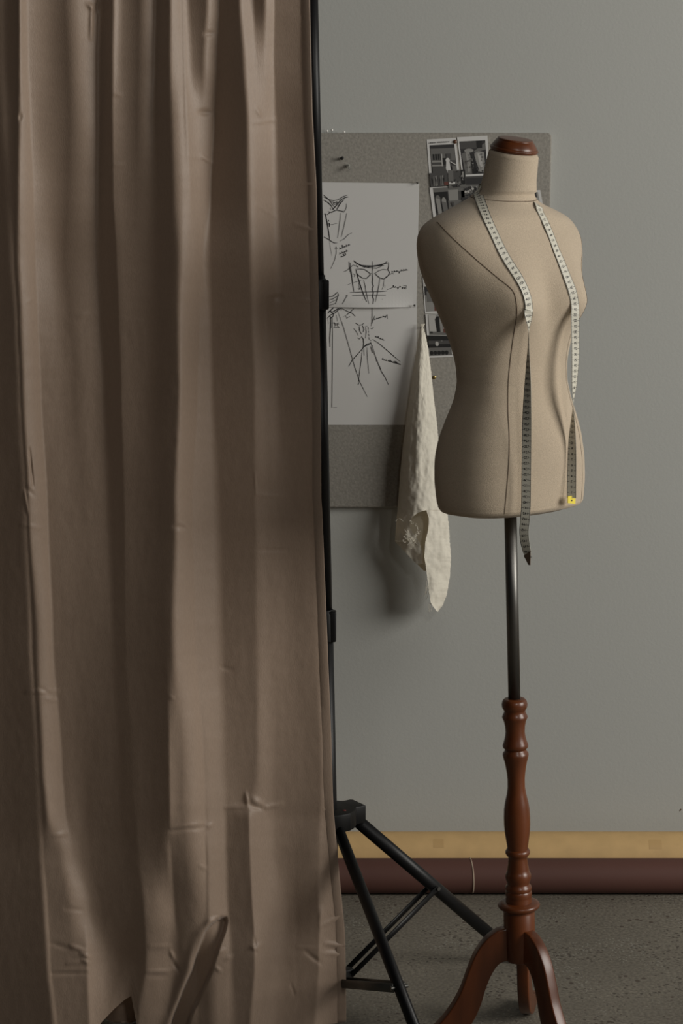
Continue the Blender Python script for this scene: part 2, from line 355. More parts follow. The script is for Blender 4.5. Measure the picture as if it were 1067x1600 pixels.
s2 = thing('sketch_sheet', 'lower white paper sheet with long flared gown sketches, tucked under the upper sheet', 'drawing', P(640, 663, Y2), 'fashion sketches on the pin board')
sheet(((440, 476), (651, 476), (651.5, 664), (440, 664)), Y2, 6, 6, lambda u, v: 0, None, 'paper', M_paper, parent=s2)
zb_ = [
 (1.6, [(140, 185), (165, 160), (190, 135), (200, 128)]), (1.6, [(150, 165), (190, 172), (225, 150), (262, 128)]), (1.3, [(135, 235), (170, 200), (215, 180), (245, 150), (275, 135)]), (1.2, [(170, 175), (200, 190), (190, 215), (160, 240)]), (1.2, [(240, 135), (282, 130), (270, 158)]),
 (.8, [(238, 170), (290, 310), (350, 520), (400, 700), (450, 850), (528, 1005)]), (.8, [(186, 215), (186, 400), (184, 700), (180, 1108), (228, 1108)]), (1.3, [(168, 215), (165, 330), (160, 430), (162, 515)]), (.9, [(176, 230), (174, 330)]), (.8, [(222, 200), (236, 265)]), (.6, [(140, 240), (146, 290)]),
 (1.1, [(195, 285), (250, 290)]), (1.1, [(200, 270), (215, 300), (200, 325), (255, 325)]), (1.0, [(245, 275), (228, 300), (250, 322)]), (1.0, [(282, 140), (330, 165), (380, 185), (410, 216)]), (1.1, [(395, 140), (352, 180), (320, 205)]),
 (1.1, [(292, 222), (300, 218)]), (1.0, [(310, 205), (330, 235)]), (1.0, [(325, 235), (358, 215)]), (.9, [(574, 128), (574, 210), (572, 260), (566, 310)]), (1.0, [(560, 330), (572, 338), (588, 322)]), (1.0, [(600, 210), (585, 250), (570, 290)]),
 (.9, scrawl(590, 245, 715, 205, 20, 6, 8)), (.8, [(700, 205), (722, 198), (726, 240)]), (1.1, [(412, 280), (440, 300), (470, 300), (495, 282)]), (1.1, [(448, 310), (450, 350), (470, 390)]), (1.2, [(480, 305), (495, 345), (485, 370)]), (.8, [(392, 332), (420, 365), (440, 405)]),
 (.9, [(430, 425), (452, 438), (466, 420)]), (1.3, [(470, 410), (488, 440), (492, 480), (486, 520)]), (1.0, [(512, 320), (516, 370), (510, 430)]), (1.0, [(505, 315), (530, 312)]),
 (1.2, [(535, 320), (538, 345)]), (1.2, [(538, 355), (540, 375)]), (1.2, [(538, 385), (544, 410)]), (1.2, [(540, 420), (548, 445)]), (1.0, [(558, 445), (562, 458)]),
 (1.5, [(478, 530), (505, 505), (530, 485), (565, 480)]), (1.3, [(500, 510), (540, 495), (560, 470), (575, 510)]), (1.0, [(345, 706), (380, 645), (430, 590), (500, 510)]), (.8, [(480, 530), (468, 640), (452, 760), (438, 890)]), (1.1, [(494, 530), (496, 600)]),
 (.8, [(522, 520), (528, 620), (542, 775)]), (1.4, [(560, 510), (572, 545), (578, 575)]), (1.0, [(575, 500), (600, 590), (630, 670), (665, 755), (700, 810), (735, 885)]), (1.4, [(612, 640), (628, 665)]), (1.4, [(640, 690), (660, 735)]),
 (.9, [(580, 440), (640, 480), (700, 530), (780, 600), (850, 660)]), (.9, scrawl(600, 410, 690, 445, 18, 4, 9)), (1.0, scrawl(670, 635, 720, 648, 18, 3, 10)), (1.2, scrawl(728, 648, 852, 685, 20, 8, 11)), (.8, [(448, 870), (438, 885)]),
]
bm = bmesh.new(); strokes(bm, zc(zb_, 490, 460), Y2-.0008); obj('ink_drawing', bm, M_ink, s2, smooth=False)

# printed photographs
def photo(label, corners, shapes, Y=BF-.0010, border=None, extra=None, tilt=.0):
    t = thing('printed_photo', label, 'photo', P(*corners[3], Y), 'black and white photo prints on the pin board')
    sheet(corners, Y, 1, 1, lambda u, v: tilt*v, None, 'print_paper', M_paper, thick=.0003, parent=t)
    bm = bmesh.new(); tl, tr_, br, bl = [Vector((*c, 0)) for c in corners]
    def uv(u, v, k):
        q = tl.lerp(tr_, u).lerp(bl.lerp(br, u), v); p = P(q.x, q.y, Y); p.y -= tilt*v+.0004+.00012*k; return p
    for k, (mi, pts) in enumerate(shapes): add_poly(bm, [uv(*q, k) for q in pts], mi)
    bmesh.ops.recalc_face_normals(bm, faces=bm.faces[:])
    obj('printed_image', bm, None, t, smooth=False, mats=GREYS); return t
def rc(mi, u0, v0, u1, v1): return (mi, [(u0, v0), (u1, v0), (u1, v1), (u0, v1)])
def ell(mi, u, v, ru, rv, n=12): return (mi, [(u+ru*cos(2*pi*k/n), v+rv*sin(2*pi*k/n)) for k in range(n)])
def mottle(seed, n, u0, v0, u1, v1, tones, s=.07):
    rr = random.Random(seed); out = []
    for _ in range(n):
        cu, cv = rr.uniform(u0+s, u1-s), rr.uniform(v0+s, v1-s); a0 = rr.uniform(0, 6)
        out.append((rr.choice(tones), [(cu+s*rr.uniform(.4, 1)*cos(a0+k), cv+s*rr.uniform(.4, 1.1)*sin(a0+k)) for k in range(6)]))
    return out
photo('white bordered photo print of a studio interior with a white gown, top left',
  ((666.5, 218), (712, 215.5), (717.5, 271), (670.5, 272)),
  [rc(2, .09, .17, .93, .99), rc(1, .09, .17, .93, .27), rc(3, .10, .27, .92, .62), rc(0, .16, .43, .43, .60), rc(3, .22, .43, .24, .60), rc(3, .31, .43, .33, .60), rc(3, .38, .43, .40, .60), rc(4, .12, .63, .45, .67), rc(4, .12, .74, .48, .78),
   rc(5, .44, .43, .48, .78), rc(0, .49, .55, .60, .74), rc(2, .12, .80, .60, .98), rc(2, .62, .43, .78, .60), ell(6, .655, .62, .07, .07), (6, [(.60, .65), (.71, .65), (.73, .99), (.62, .99), (.57, .85)]), (5, [(.74, .64), (.92, .74), (.92, .77), (.74, .68)]),
   ell(4, .85, .86, .06, .08), rc(3, .78, .78, .92, .99)] + [(2, [(.10+.07*k, .09), (.155+.07*k, .085), (.155+.07*k, .115), (.10+.07*k, .12)]) for k in range(3)] + [(2, [(.36+.06*k, .085), (.41+.06*k, .08), (.41+.06*k, .105), (.36+.06*k, .11)]) for k in range(7)])
photo('white bordered photo print of pale draped gowns, right of the studio interior print',
  ((714, 214.5), (761.5, 212), (765, 274), (722, 276)),
  [rc(1, .06, .11, .92, .95), rc(2, .06, .11, .62, .30), (3, [(.50, .38), (.92, .16), (.92, .34), (.60, .40)]), rc(0, .62, .11, .80, .30), (3, [(.08, .42), (.30, .36), (.42, .60), (.40, .94), (.12, .94)]), (4, [(.22, .40), (.34, .36), (.38, .55), (.30, .88), (.24, .9)]),
   ell(4, .34, .35, .16, .05), (4, [(.50, .42), (.66, .38), (.84, .40), (.86, .70), (.78, .92), (.66, .90), (.56, .66)]), (5, [(.62, .44), (.72, .44), (.78, .70), (.74, .86), (.66, .70)]), (0, [(.40, .5), (.50, .6), (.56, .93), (.38, .93)])] + mottle(3, 26, .1, .4, .88, .92, (1, 2, 3, 4), .035))
photo('small borderless photo print of a crowded row of garments, under the studio interior print',
  ((671, 270.5), (700, 268.5), (701, 290), (673, 293)), [rc(2, 0, 0, 1, 1)]+[(k % 3+2, [(.05+.12*k, .25), (.12+.12*k, .2), (.16+.12*k, .9), (.06+.12*k, .95)]) for k in range(7)]+[(0, [(.1+.2*k, .3), (.15+.2*k, .5), (.12+.2*k, .95)]) for k in range(4)]+[rc(7, .75, .7, .98, .95)], Y=BF-.0026)
photo('small photo print of a seated figure, right of the crowded garments print',
  ((700, 266), (727, 265), (728, 292), (701, 294)), [rc(3, 0, 0, 1, 1), rc(2, .3, .05, .75, .65), rc(0, .72, .0, .98, .85), rc(4, .8, .1, .9, .6), rc(6, .02, .68, .38, .78), (1, [(.15, .85), (.5, .8), (.7, .95), (.3, .98)])]+mottle(5, 12, 0, 0, 1, 1, (1, 2, 4), .07), Y=BF-.0034)
photo('photo print of two pale dresses before a black opening, just above the near shoulder',
  ((671, 293), (726, 290), (728, 345), (678, 349)), [rc(2, .10, .04, 1, 1), rc(3, .10, .02, 1, .14), rc(0, .11, .14, .50, .72), rc(4, .52, .10, .80, .40), rc(3, .5, .4, .98, .8), ell(3, .20, .36, .08, .14), (4, [(.14, .30), (.26, .34), (.30, .9), (.18, .98)]), ell(4, .37, .42, .07, .13), (3, [(.30, .40), (.45, .45), (.48, .75), (.34, .76)]), (2, [(.25, .8), (.95, .62), (1, 1), (.25, 1)])]+mottle(6, 10, .55, .4, 1, .8, (2, 4), .06), Y=BF-.0018)
photo('photo print of pale flowers over dark foliage, beside the neck',
  ((719, 276), (762, 274), (764, 330), (722, 332)), [rc(2, 0, 0, 1, .25), rc(1, 0, .05, 1, .22), rc(3, .12, .25, 1, .62), rc(1, 0, .58, 1, 1)]+mottle(7, 40, .1, .25, 1, .6, (1, 4, 5, 3), .06)+mottle(8, 26, 0, .6, 1, 1, (0, 2, 2, 3), .06), Y=BF-.0022)
photo('photo print of a dark haired figure on a red seat, above the black gown print',
  ((660, 431), (705, 429), (707, 487), (664, 490)), [rc(5, 0, 0, 1, .30), rc(1, .04, .28, .75, .52), rc(4, .05, .52, .55, .95), rc(7, .35, .62, .95, .95), rc(3, .1, .42, .4, .7), rc(0, .3, .3, .6, .5)], Y=BF-.0012)
photo('photo print of a black gown hanging in a pale room, above the panoramic print',
  ((664.5, 491), (712, 489), (714, 525), (667, 524)), [rc(6, 0, 0, .07, 1), rc(4, .08, .02, 1, .98), rc(5, .10, .05, .34, .8), (0, [(.30, .25), (.36, .12), (.44, .12), (.46, .85), (.34, .88)]), rc(3, .1, .84, .95, .97), rc(5, .55, .2, .7, .7), rc(7, .56, .68, .66, .86), rc(1, .12, .82, .2, .9)], Y=BF-.0020)
photo('dark photo print with a row of seated figures and a white lower border',
  ((667, 522), (722, 521), (724, 557), (671, 559)), [rc(0, 0, .02, 1, .55), rc(2, .02, .28, .95, .50), rc(3, .02, .55, 1, .92), rc(0, .0, .44, 1, .58), ell(5, .26, .42, .05, .10), ell(3, .40, .3, .03, .04)]+[ell(0, .08+.11*k, .80, .05, .09) for k in range(5)]+[rc(5, .66, .66, .8, .9)], Y=BF-.0014)
photo('small white bordered photo print peeping out on the far side of the neck',
  ((800, 299), (844, 297), (851, 334), (806, 338)), [rc(1, .06, .08, .90, .95), (4, [(.84, .08), (.90, .08), (.90, .55), (.84, .4)]), rc(4, .78, .40, .88, .72), ell(5, .82, .36, .05, .06)]+mottle(9, 10, .5, .1, .9, .95, (0, 2, 3), .06), Y=BF-.0010)

# pins and tacks
def pin(label, px, py, m, r=.0034, kind='ball', Y=None, dirn=None):
    Yb = (Y or BF-.0028); base = P(px, py, Yb); base.y = Yb
    t = thing('push_pin', label, 'pin', base, 'pins on the pin board'); d = (dirn or Vector((0, -1, 0))).normalized()
    M = axis_matrix(base, d); bm = bmesh.new()
    if kind == 'ball': prof = [(r*sin(pi*k/10)+1e-5, .004+r-r*cos(pi*k/10)) for k in range(11)]
    elif kind == 'tack': prof = [(r*.9, .0005), (r, .001), (r*.95, .0018), (r*.6, .003), (r*.15, .0036)]
    else: prof = [(r*.85, .001), (r*.9, .002), (r*.45, .004), (r*.42, .009), (r*.8, .0115), (r*.8, .013), (r*.6, .0135)]
    add_lathe(bm, prof, M, 20); sharp(obj('head', bm, m, t))
    bm = bmesh.new(); add_tube(bm, [base-d*.006, base+d*.0045], .0006, 8); obj('needle', bm, M_steel, t); return t
UP = Vector((0, -.15, 1))
def edge_pin(label, px, py):
    base = P(px, py, BF+.008); t = thing('push_pin', label, 'pin', base, 'pins on the pin board')
    bm = bmesh.new(); M = axis_matrix(base, UP); r = .0028
    add_lathe(bm, [(r*sin(pi*k/10)+1e-5, r-r*cos(pi*k/10)) for k in range(11)], M, 18); obj('head', bm, M_white, t)
    bm = bmesh.new(); add_tube(bm, [base-UP.normalized()*.016, base+UP.normalized()*.001], .0005, 8); obj('needle', bm, M_steel, t)
edge_pin('white bead pin in the top edge of the board, nearest the stand pole', 511, 206.5)
edge_pin('middle of the three white bead pins in the top edge of the board', 518.5, 205)
edge_pin('white bead pin in the top edge of the board, rightmost of the three', 537.5, 208)
pin('black push pin alone on the bare grey felt near the stand pole', 534, 247.5, M_blackplastic, .0044, 'push', dirn=Vector((.1, -1, .1)))
pin('clear plastic push pin just right of the black push pin', 544, 259, M_clear, .0058, 'push', dirn=Vector((.25, -1, -.35)))
pin('small metal pin in the top right corner of the upper sketch sheet', 652, 285.5, M_grey, .0026)
pin('small metal pin where the two sketch sheets overlap', 647.5, 477, M_grey, .0026, Y=BF-.0035)
pin('brown pin between the two top photo prints', 711, 221.5, M_brown, .0044, 'tack', Y=BF-.0016)
pin('brass tack on the felt right of the hanging muslin', 678.5, 589.5, M_brass, .0042, 'tack', Y=BF)

# ------------------------------------------------------------------ hanging muslin
mz = thing('muslin_cloth', 'cream muslin remnant with frayed edges hanging from a pin on the board', 'cloth', P(660, 512, BF-.02))
LEFT = [(506, 657), (512, 656.5), (520, 655), (545, 651), (580, 645), (620, 640), (660, 634), (700, 629), (740, 625), (775, 622.5), (800, 620.5), (830, 618), (845, 617)]
RIGHT = [(506, 664), (512, 661), (520, 664), (545, 669), (580, 673.5), (620, 677.5), (660, 682.5), (700, 686), (720, 689), (740, 691), (775, 694), (800, 699), (830, 702), (845, 702.5), (870, 704.5), (900, 703), (930, 698), (945, 692), (956, 684)]
HOLE = [(796, 668), (797, 664), (803, 650), (812, 641), (820, 639)]       # left side of the opening
TONG = [(797, 666), (810, 670), (828, 669), (845, 664.5), (870, 663), (890, 666), (920, 669.5), (942, 673), (948, 677), (956, 683)]
YM = BF-.010
def mus_y(u, v, y):
    """distance off the board: a flattened cone with a ridge"""
    t = min(1, max(0, (y-506)/300)); w_ = interp([(0, .0), (.12, .014), (.5, .036), (1, .050)], t)
    ridge = interp([(0, .0), (.06, .35), (.2, .72), (.36, .98), (.46, 1.0), (.65, .84), (.85, .55), (1, .2)], u)
    nz = noise.noise(Vector((u*5, y*.022, 1.3)))*.0065*t+noise.noise(Vector((u*11, y*.07, 4.3)))*.0034*t+noise.noise(Vector((u*22, y*.16, 9)))*.0012
    return YM-.004-w_*ridge-nz
def strip(bm, rows, nu, yfun):
    g = []
    for y, xl_, xr_, ul, ur in rows:
        row = []
        for i in range(nu+1):
            s = i/nu; u = ul+(ur-ul)*s; x = xl_+(xr_-xl_)*s
            row.append(bm.verts.new(P(x, y, yfun(u, s, y))))
        g.append(row)
    for a_, b_ in zip(g, g[1:]):
        for i in range(nu): bm.faces.new((a_[i], b_[i], b_[i+1], a_[i+1]))
    return g
bm = bmesh.new()
fr = lambda y, k: 1.0*noise.noise(Vector((y*.35, k, 2)))+.7*noise.noise(Vector((y*1.1, k, 5)))
rows = []
y = 506
while y <= 797:
    a_, b_ = interp(LEFT, y), interp(RIGHT, y); rows.append((y, a_+.2*fr(y, 1), b_+.5*fr(y, 2), 0, 1)); y += 2.0
rows.append((797, interp(LEFT, 797), interp(RIGHT, 797), 0, 1))
strip(bm, rows, 34, mus_y)
# left flap beside the opening
rows = []; y = 797
HL = [(797, 667), (799, 658), (803, 650), (808, 644.5), (812, 641.5), (820, 640), (826, 641), (834, 646), (842, 652), (846, 655)]
while y <= 846:
    a_ = interp(LEFT, y); b_ = interp(HL, y); U = (b_-a_)/(interp(RIGHT, y)-a_); rows.append((y, a_, b_+.8*fr(y, 5), 0, U)); y += 1.5
strip(bm, rows, 18, mus_y)
rows = []; y = 846
while y <= 881:
    a_ = 617+(y-846)*.95; b_ = min(663, 655+(y-846)*.30); U0 = (a_-617)/86; U1 = (b_-617)/86
    rows.append((y, min(a_, b_-.5), b_, U0, U1)); y += 2.5
strip(bm, rows, 14, lambda u, s, y: mus_y(u, s, y)+.010*min(1, (y-846)/30+.0))
# tongue
rows = []; y = 797
while y <= 956:
    a_ = interp(TONG, y); b_ = max(a_+.8, interp(RIGHT, y)); ra = interp(RIGHT, min(y, 860)); la = 617
    rows.append((y, a_+.6*fr(y, 3), b_+.9*fr(y, 4), (a_-la)/(ra-la), 1)); y += 1.5
strip(bm, rows, 18, lambda u, s, y: mus_y(u, s, y)-.006*(1-s)*min(1, (y-797)/20)-.002*sin(y*.13+s*2))
obj('cloth', bm, M_muslin, mz)
bm = bmesh.new(); rows = []; y = 700
while y <= 893:
    a_ = interp(LEFT, min(y, 845))+1.2+max(0, y-846)*.95; b_ = 684 if y < 850 else 684
    rows.append((y, a_, b_, 0, 1)); y += 3
strip(bm, rows, 16, lambda u, s, y: YM-.004-.010*u*(1-u)*4*.5-.003*noise.noise(Vector((u*4, y*.05, 7))))
obj('cloth_back_layer', bm, M_muslin, mz)
bm = bmesh.new(); rr = random.Random(7)
for k in range(34):   # loose threads at the frayed hem
    t = rr.random(); x0 = 622+44*t; y0 = 845+30*t*rr.uniform(.2, 1.0) if k % 2 else 812+rr.uniform(0, 34)
    if k % 2 == 0: x0 = rr.uniform(628, 656)
    q = [(x0, y0)]
    for j in range(7): q.append((q[-1][0]+rr.uniform(-3.2, 3.2), q[-1][1]+rr.uniform(-2.0, 4.5)))
    pts = [P(a_, b_, YM-.046-.003*rr.random() if k % 2 == 0 else YM-.03) for a_, b_ in q]
    add_tube(bm, spline(pts, 4), .00045, 5)
for k in range(12):
    y0 = 905+rr.uniform(0, 40); x0 = interp(TONG, y0); q = [(x0, y0)]
    for j in range(4): q.append((q[-1][0]+rr.uniform(-2.4, .6), q[-1][1]+rr.uniform(1, 5)))
    add_tube(bm, spline([P(a_, b_, YM-.05) for a_, b_ in q], 4), .0004, 5)
o = obj('frayed_threads', bm, M_muslin, mz); o['kind'] = 'stuff'
bm = bmesh.new(); add_lathe(bm, [(.0016*sin(pi*k/8)+1e-5, .0016-.0016*cos(pi*k/8)) for k in range(9)], axis_matrix(P(657.5, 512, BF-.018), Vector((0, -1, 0))), 14)
add_tube(bm, [P(657.5, 512, BF-.018), P(657.5, 512, BF+.004)], .0006, 8)
tag(obj('push_pin', bm, M_grey), 'dark pin holding the gathered top corner of the muslin', 'pin', 'pins on the pin board')

# ------------------------------------------------------------------ dress form
YA = 4.07; YAW = R(40)
FW = Vector((sin(YAW), -cos(YAW), 0)); LT = Vector((cos(YAW), sin(YAW), 0))
base = P(812, 1500, YA); base.z = 0
form = thing('dress_form', 'linen covered female dress form on a turned wooden tripod stand with a steel pole', 'dress form', base)
# (nominal y, left edge, right edge, depth/width ratio, superellipse exponent)
BT = [(236, 764, 834, .97, 2.0), (238.5, 761, 836.5, .97, 2.0), (242, 759.5, 838, .97, 2.0), (262, 754.5, 836, .97, 2), (282, 750, 834.5, .97, 2), (296, 745, 835, .97, 2), (304, 739, 835, .95, 2),
      (311, 729, 837.5, .86, 2.0), (318, 715, 846, .75, 2.0), (325, 701, 862, .66, 2.05), (332, 687, 877, .60, 2.1), (339, 673, 890, .56, 2.15), (346, 662, 898, .53, 2.2), (354, 655, 904, .52, 2.25),
      (364, 650.5, 910, .53, 2.3), (378, 648.5, 914, .56, 2.3), (398, 650, 915, .60, 2.3), (420, 655, 912, .64, 2.25), (445, 664, 908, .68, 2.2), (470, 675, 905, .72, 2.2), (500, 688, 900, .74, 2.15),
      (535, 702, 893, .75, 2.1), (565, 710, 888, .75, 2.1), (595, 713, 888, .75, 2.1), (622, 709, 894, .74, 2.15), (650, 700, 903, .73, 2.2), (680, 692, 911, .72, 2.2), (715, 685, 916, .71, 2.25), (750, 681, 917, .70, 2.3),
      (776, 681.5, 915, .70, 2.3), (786, 684, 914, .70, 2.3), (791, 688, 911, .69, 2.3), (794, 695, 905, .69, 2.3), (795.5, 706, 896, .68, 2.2)]
def table(y):
    for a_, b_ in zip(BT, BT[1:]):
        if y <= b_[0]:
            t = (y-a_[0])/(b_[0]-a_[0]); return [p+(q-p)*t for p, q in zip(a_[1:], b_[1:])]
    return list(BT[-1][1:])
def smoothtab(y):
    ws = [(-6, .2), (-3, .25), (0, .3), (3, .25), (6, .2)] if 244 < y < 785 else [(0, 1)]
    out = [0]*4; sw = 0
    for d, w_ in ws:
        tb = table(min(798, max(236, y+d))); sw += w_
        for i in range(4): out[i] += tb[i]*w_
    return [v/sw for v in out]
def unit(phi, ratio, n):
    s, c = sin(phi), cos(phi)
    return (abs(s)**(2/n)*(1 if s >= 0 else -1), abs(c)**(2/n)*(1 if c >= 0 else -1)*ratio)
NSEG = 128
ZY = lambda y: P(800, y, YA).z
yap = 466; zap = ZY(yap)
def ring_at(y):
    Lx, Rx, ratio, n = smoothtab(y)
    z = ZY(y); xl_, xr_ = P(Lx, y, YA).x, P(Rx, y, YA).x
    pts = [unit(2*pi*k/NSEG, ratio, n) for k in range(NSEG)]
    ext = max(a_*cos(YAW)+b_*sin(YAW) for a_, b_ in pts)
    A = (xr_-xl_)/2/ext; cx = (xl_+xr_)/2
    out = []
    back_slope = 0
    for k, (a_, b_) in enumerate(pts):
        l, f = a_*A, b_*A
        # breasts
        if f > 0:
            for sgn in (-1, 1):
                dl = (l-sgn*.068)/.050; dz = (z-zap)/(.062 if z > zap else .045)
                g = exp(-(dl*dl+dz*dz)*.95)
                f += .031*g; l += sgn*.009*g
            dl = l/.018; f -= .006*exp(-dl*dl-((z-zap)/.05)**2)
            # soft belly
            f += .008*exp(-(l/.06)**2-((z-ZY(690))/.06)**2)
        # hips/back: slight seat
        if f < 0: f -= .014*exp(-((z-ZY(700))/.07)**2)*min(1, -f/.05)
        # shoulders roll slightly forward of the neck
        zz = z
        if y > 770: zz += .055*0 + (f*.055-0)*min(1, (y-770)/25)
        if y < 300: zz += -f*.19*min(1, (300-y)/50)
        out.append(Vector((cx, YA, zz))+LT*l+FW*(f+(.006 if y < 300 else 0)))
    return out
bm = bmesh.new(); ys = []
y = 236.0
while y < 795.5: ys.append(y); y += 1.5 if y < 244 else (3.0 if y < 380 else (5 if y < 775 else 2.0))
ys.append(795.5)
rings = [[bm.verts.new(p) for p in ring_at(y)] for y in ys]
for a_, b_ in zip(rings, rings[1:]):
    for k in range(NSEG): bm.faces.new((a_[k], b_[k], b_[(k+1) % NSEG], a_[(k+1) % NSEG]))
cur = rings[-1]
for s_, dz in ((.9, -.003), (.6, -.004), (.2, -.004)):
    c0 = sum((v.co for v in rings[-1]), Vector())/NSEG
    nxt = [bm.verts.new(c0+(v.co-c0)*s_+Vector((0, 0, dz))) for v in rings[-1]]
    for k in range(NSEG): bm.faces.new((cur[k], nxt[k], nxt[(k+1) % NSEG], cur[(k+1) % NSEG]))
    cur = nxt
bm.faces.new(cur[::-1])
bm.faces.new(rings[0])
bmesh.ops.recalc_face_normals(bm, faces=bm.faces[:])
tree = BVHTree.FromBMesh(bm)
bust = obj('torso', bm, M_linen, form)
def hit(px, py):
    r_ = tree.ray_cast(Vector((0, 0, CAM_H)), ray(px, py)); return r_[0], r_[1]
# wooden neck cap, tilted with the forward leaning neck
neck_axis = (Vector((0, 0, 1))+FW*.19).normalized()
cp = sum((v for v in ring_at(236)), Vector())/NSEG
bm = bmesh.new()
capprof = [(.040, -.002), (.0455, .000), (.0475, .003), (.0478, .0055), (.0462, .008), (.0445, .0086), (.0440, .0105), (.0425, .0135), (.0395, .018), (.0365, .0222), (.0358, .0228), (.0350, .0232), (.0352, .0246), (.0340, .0262), (.030, .0266), (.012, .0270), (.002, .0270)]
add_lathe(bm, [(a_*.94, b_*.86) for a_, b_ in capprof], axis_matrix(cp, neck_axis), 64); o = sharp(obj('neck_cap', bm, M_wood, form), 50); o['label'] = 'turned wooden cap on the neck'
# seams
def seam(pts3, r=.00075):
    bm = bmesh.new(); add_tube(bm, pts3, r, 6); return obj('seam', bm, M_cord, form)
pr = spline([(683, 347, 0), (705, 370, 0), (740, 402, 0), (775, 432, 0), (795, 448, 0), (803, 458, 0), (806.5, 472, 0), (807.5, 490, 0), (803, 520, 0), (797.5, 560, 0), (794, 600, 0), (793.5, 640, 0), (795.5, 680, 0), (795, 720, 0), (791, 770, 0), (788, 803, 0)], 8)
vis = []
for p_ in pr:
    h_, n_ = hit(p_.x, p_.y)
    if h_: vis.append(h_+n_*.0002)
seam(vis)
def axis_x(z):
    lo = min(ys, key=lambda q: abs(ZY(q)-z)); Lx, Rx, *_ = smoothtab(lo); return (P(Lx, lo, YA).x+P(Rx, lo, YA).x)/2
mir = []
for p_ in vis:
    c0 = Vector((axis_x(p_.z), YA, p_.z)); d = p_-c0; l, f = d.dot(LT), d.dot(FW)
    tgt = c0+LT*(-l)+FW*f; q = c0+(tgt-c0)*3
    r_ = tree.ray_cast(q, (c0-q).normalized())
    if r_[0]: mir.append(r_[0]+r_[1]*.0002)
seam(mir, .0004)
nk = []
for k in range(73):
    a_ = 2*pi*k/72; y_ = 309+4.5*cos(a_); z = ZY(y_); c0 = Vector((axis_x(z), YA, z)); d = LT*sin(a_)+FW*cos(a_)
    r_ = tree.ray_cast(c0+d*.5+Vector((0, 0, .0)), -d)
    if r_[0]: nk.append(r_[0]+r_[1]*.0002)
seam(nk, .0007)
# ---- stand
top = P(797.4, 800, YA); foot = P(812.4, 1500, YA); ax = (top-foot).normalized()
def apt(y):
    t = (y-800)/700; q = top.lerp(foot, t)
    return P(797.4+15*t, y, YA)
bm = bmesh.new(); p0 = apt(790); p1 = apt(1100); add_tube(bm, [p0, p1], .0118, 40); o = obj('steel_pole', bm, M_steel, form); o['label'] = 'plain steel pole'
# keyway strip seen down the pole
PX = [(1091.5, 14), (1092, 16.3), (1095, 18.8), (1100, 20.2), (1105, 19.6), (1108.5, 17.4), (1110, 16.6), (1113, 17), (1116, 18.4), (1119, 19.8), (1121, 19.8), (1124, 18.4), (1127, 17.3), (1134, 15.8), (1143, 15.2), (1150, 15.9), (1157, 17.6), (1162, 19.4),
      (1165, 20.1), (1167, 19.6), (1169.5, 17.2), (1171, 16.4), (1173, 17.2), (1176.5, 20.0), (1180, 20.3), (1184, 19.3), (1190, 17.6), (1198, 16), (1208, 14.4), (1218, 13.6), (1230, 13.7), (1241, 15.3), (1253, 18.2), (1264, 20), (1276, 20.6), (1288, 20.5), (1300, 19.6), (1312, 17.8), (1322, 16.3),
      (1326, 16), (1327, 17.6), (1330, 19.4), (1333, 19.0), (1336, 17), (1338.5, 15), (1342, 14.7), (1350, 15.6), (1357, 16.8), (1360.5, 17.3), (1362, 18.2), (1366, 19.9), (1370, 20.1), (1375, 18.9), (1379, 17.2), (1381, 17.4), (1384, 19.8), (1387, 20.8), (1389.5, 20.2), (1391, 19.4), (1393, 20.6), (1397, 20.8), (1400, 20.2),
      (1402, 19.8), (1404, 20.4), (1406.5, 20.3), (1408, 20.6), (1408.6, 27), (1410.5, 31.5), (1413, 32.8), (1415.5, 32.4), (1418, 30), (1420, 27), (1421, 24), (1424, 23.6), (1425, 24.3), (1480, 24.3), (1496, 24), (1499, 21.5)]
z0 = apt(1100)
M = Matrix.Translation(apt(1499)) @ Vector((0, 0, 1)).rotation_difference(ax).to_matrix().to_4x4()
prof = []
for y_, r_ in reversed(PX):
    p_ = apt(y_); dd = (p_-apt(1499)).length*(1 if y_ <= 1499 else -1)
    depth = (p_-Vector((0, 0, CAM_H))).dot(Vector((0, cos(PITCH), -sin(PITCH))))
    prof.append((r_*depth/F, dd))
prof.append((.012, prof[-1][1]+.0002))
bm = bmesh.new(); add_lathe(bm, prof, M, 72); o = sharp(obj('turned_post', bm, M_wood, form), 42); o['label'] = 'turned reddish brown wooden post'
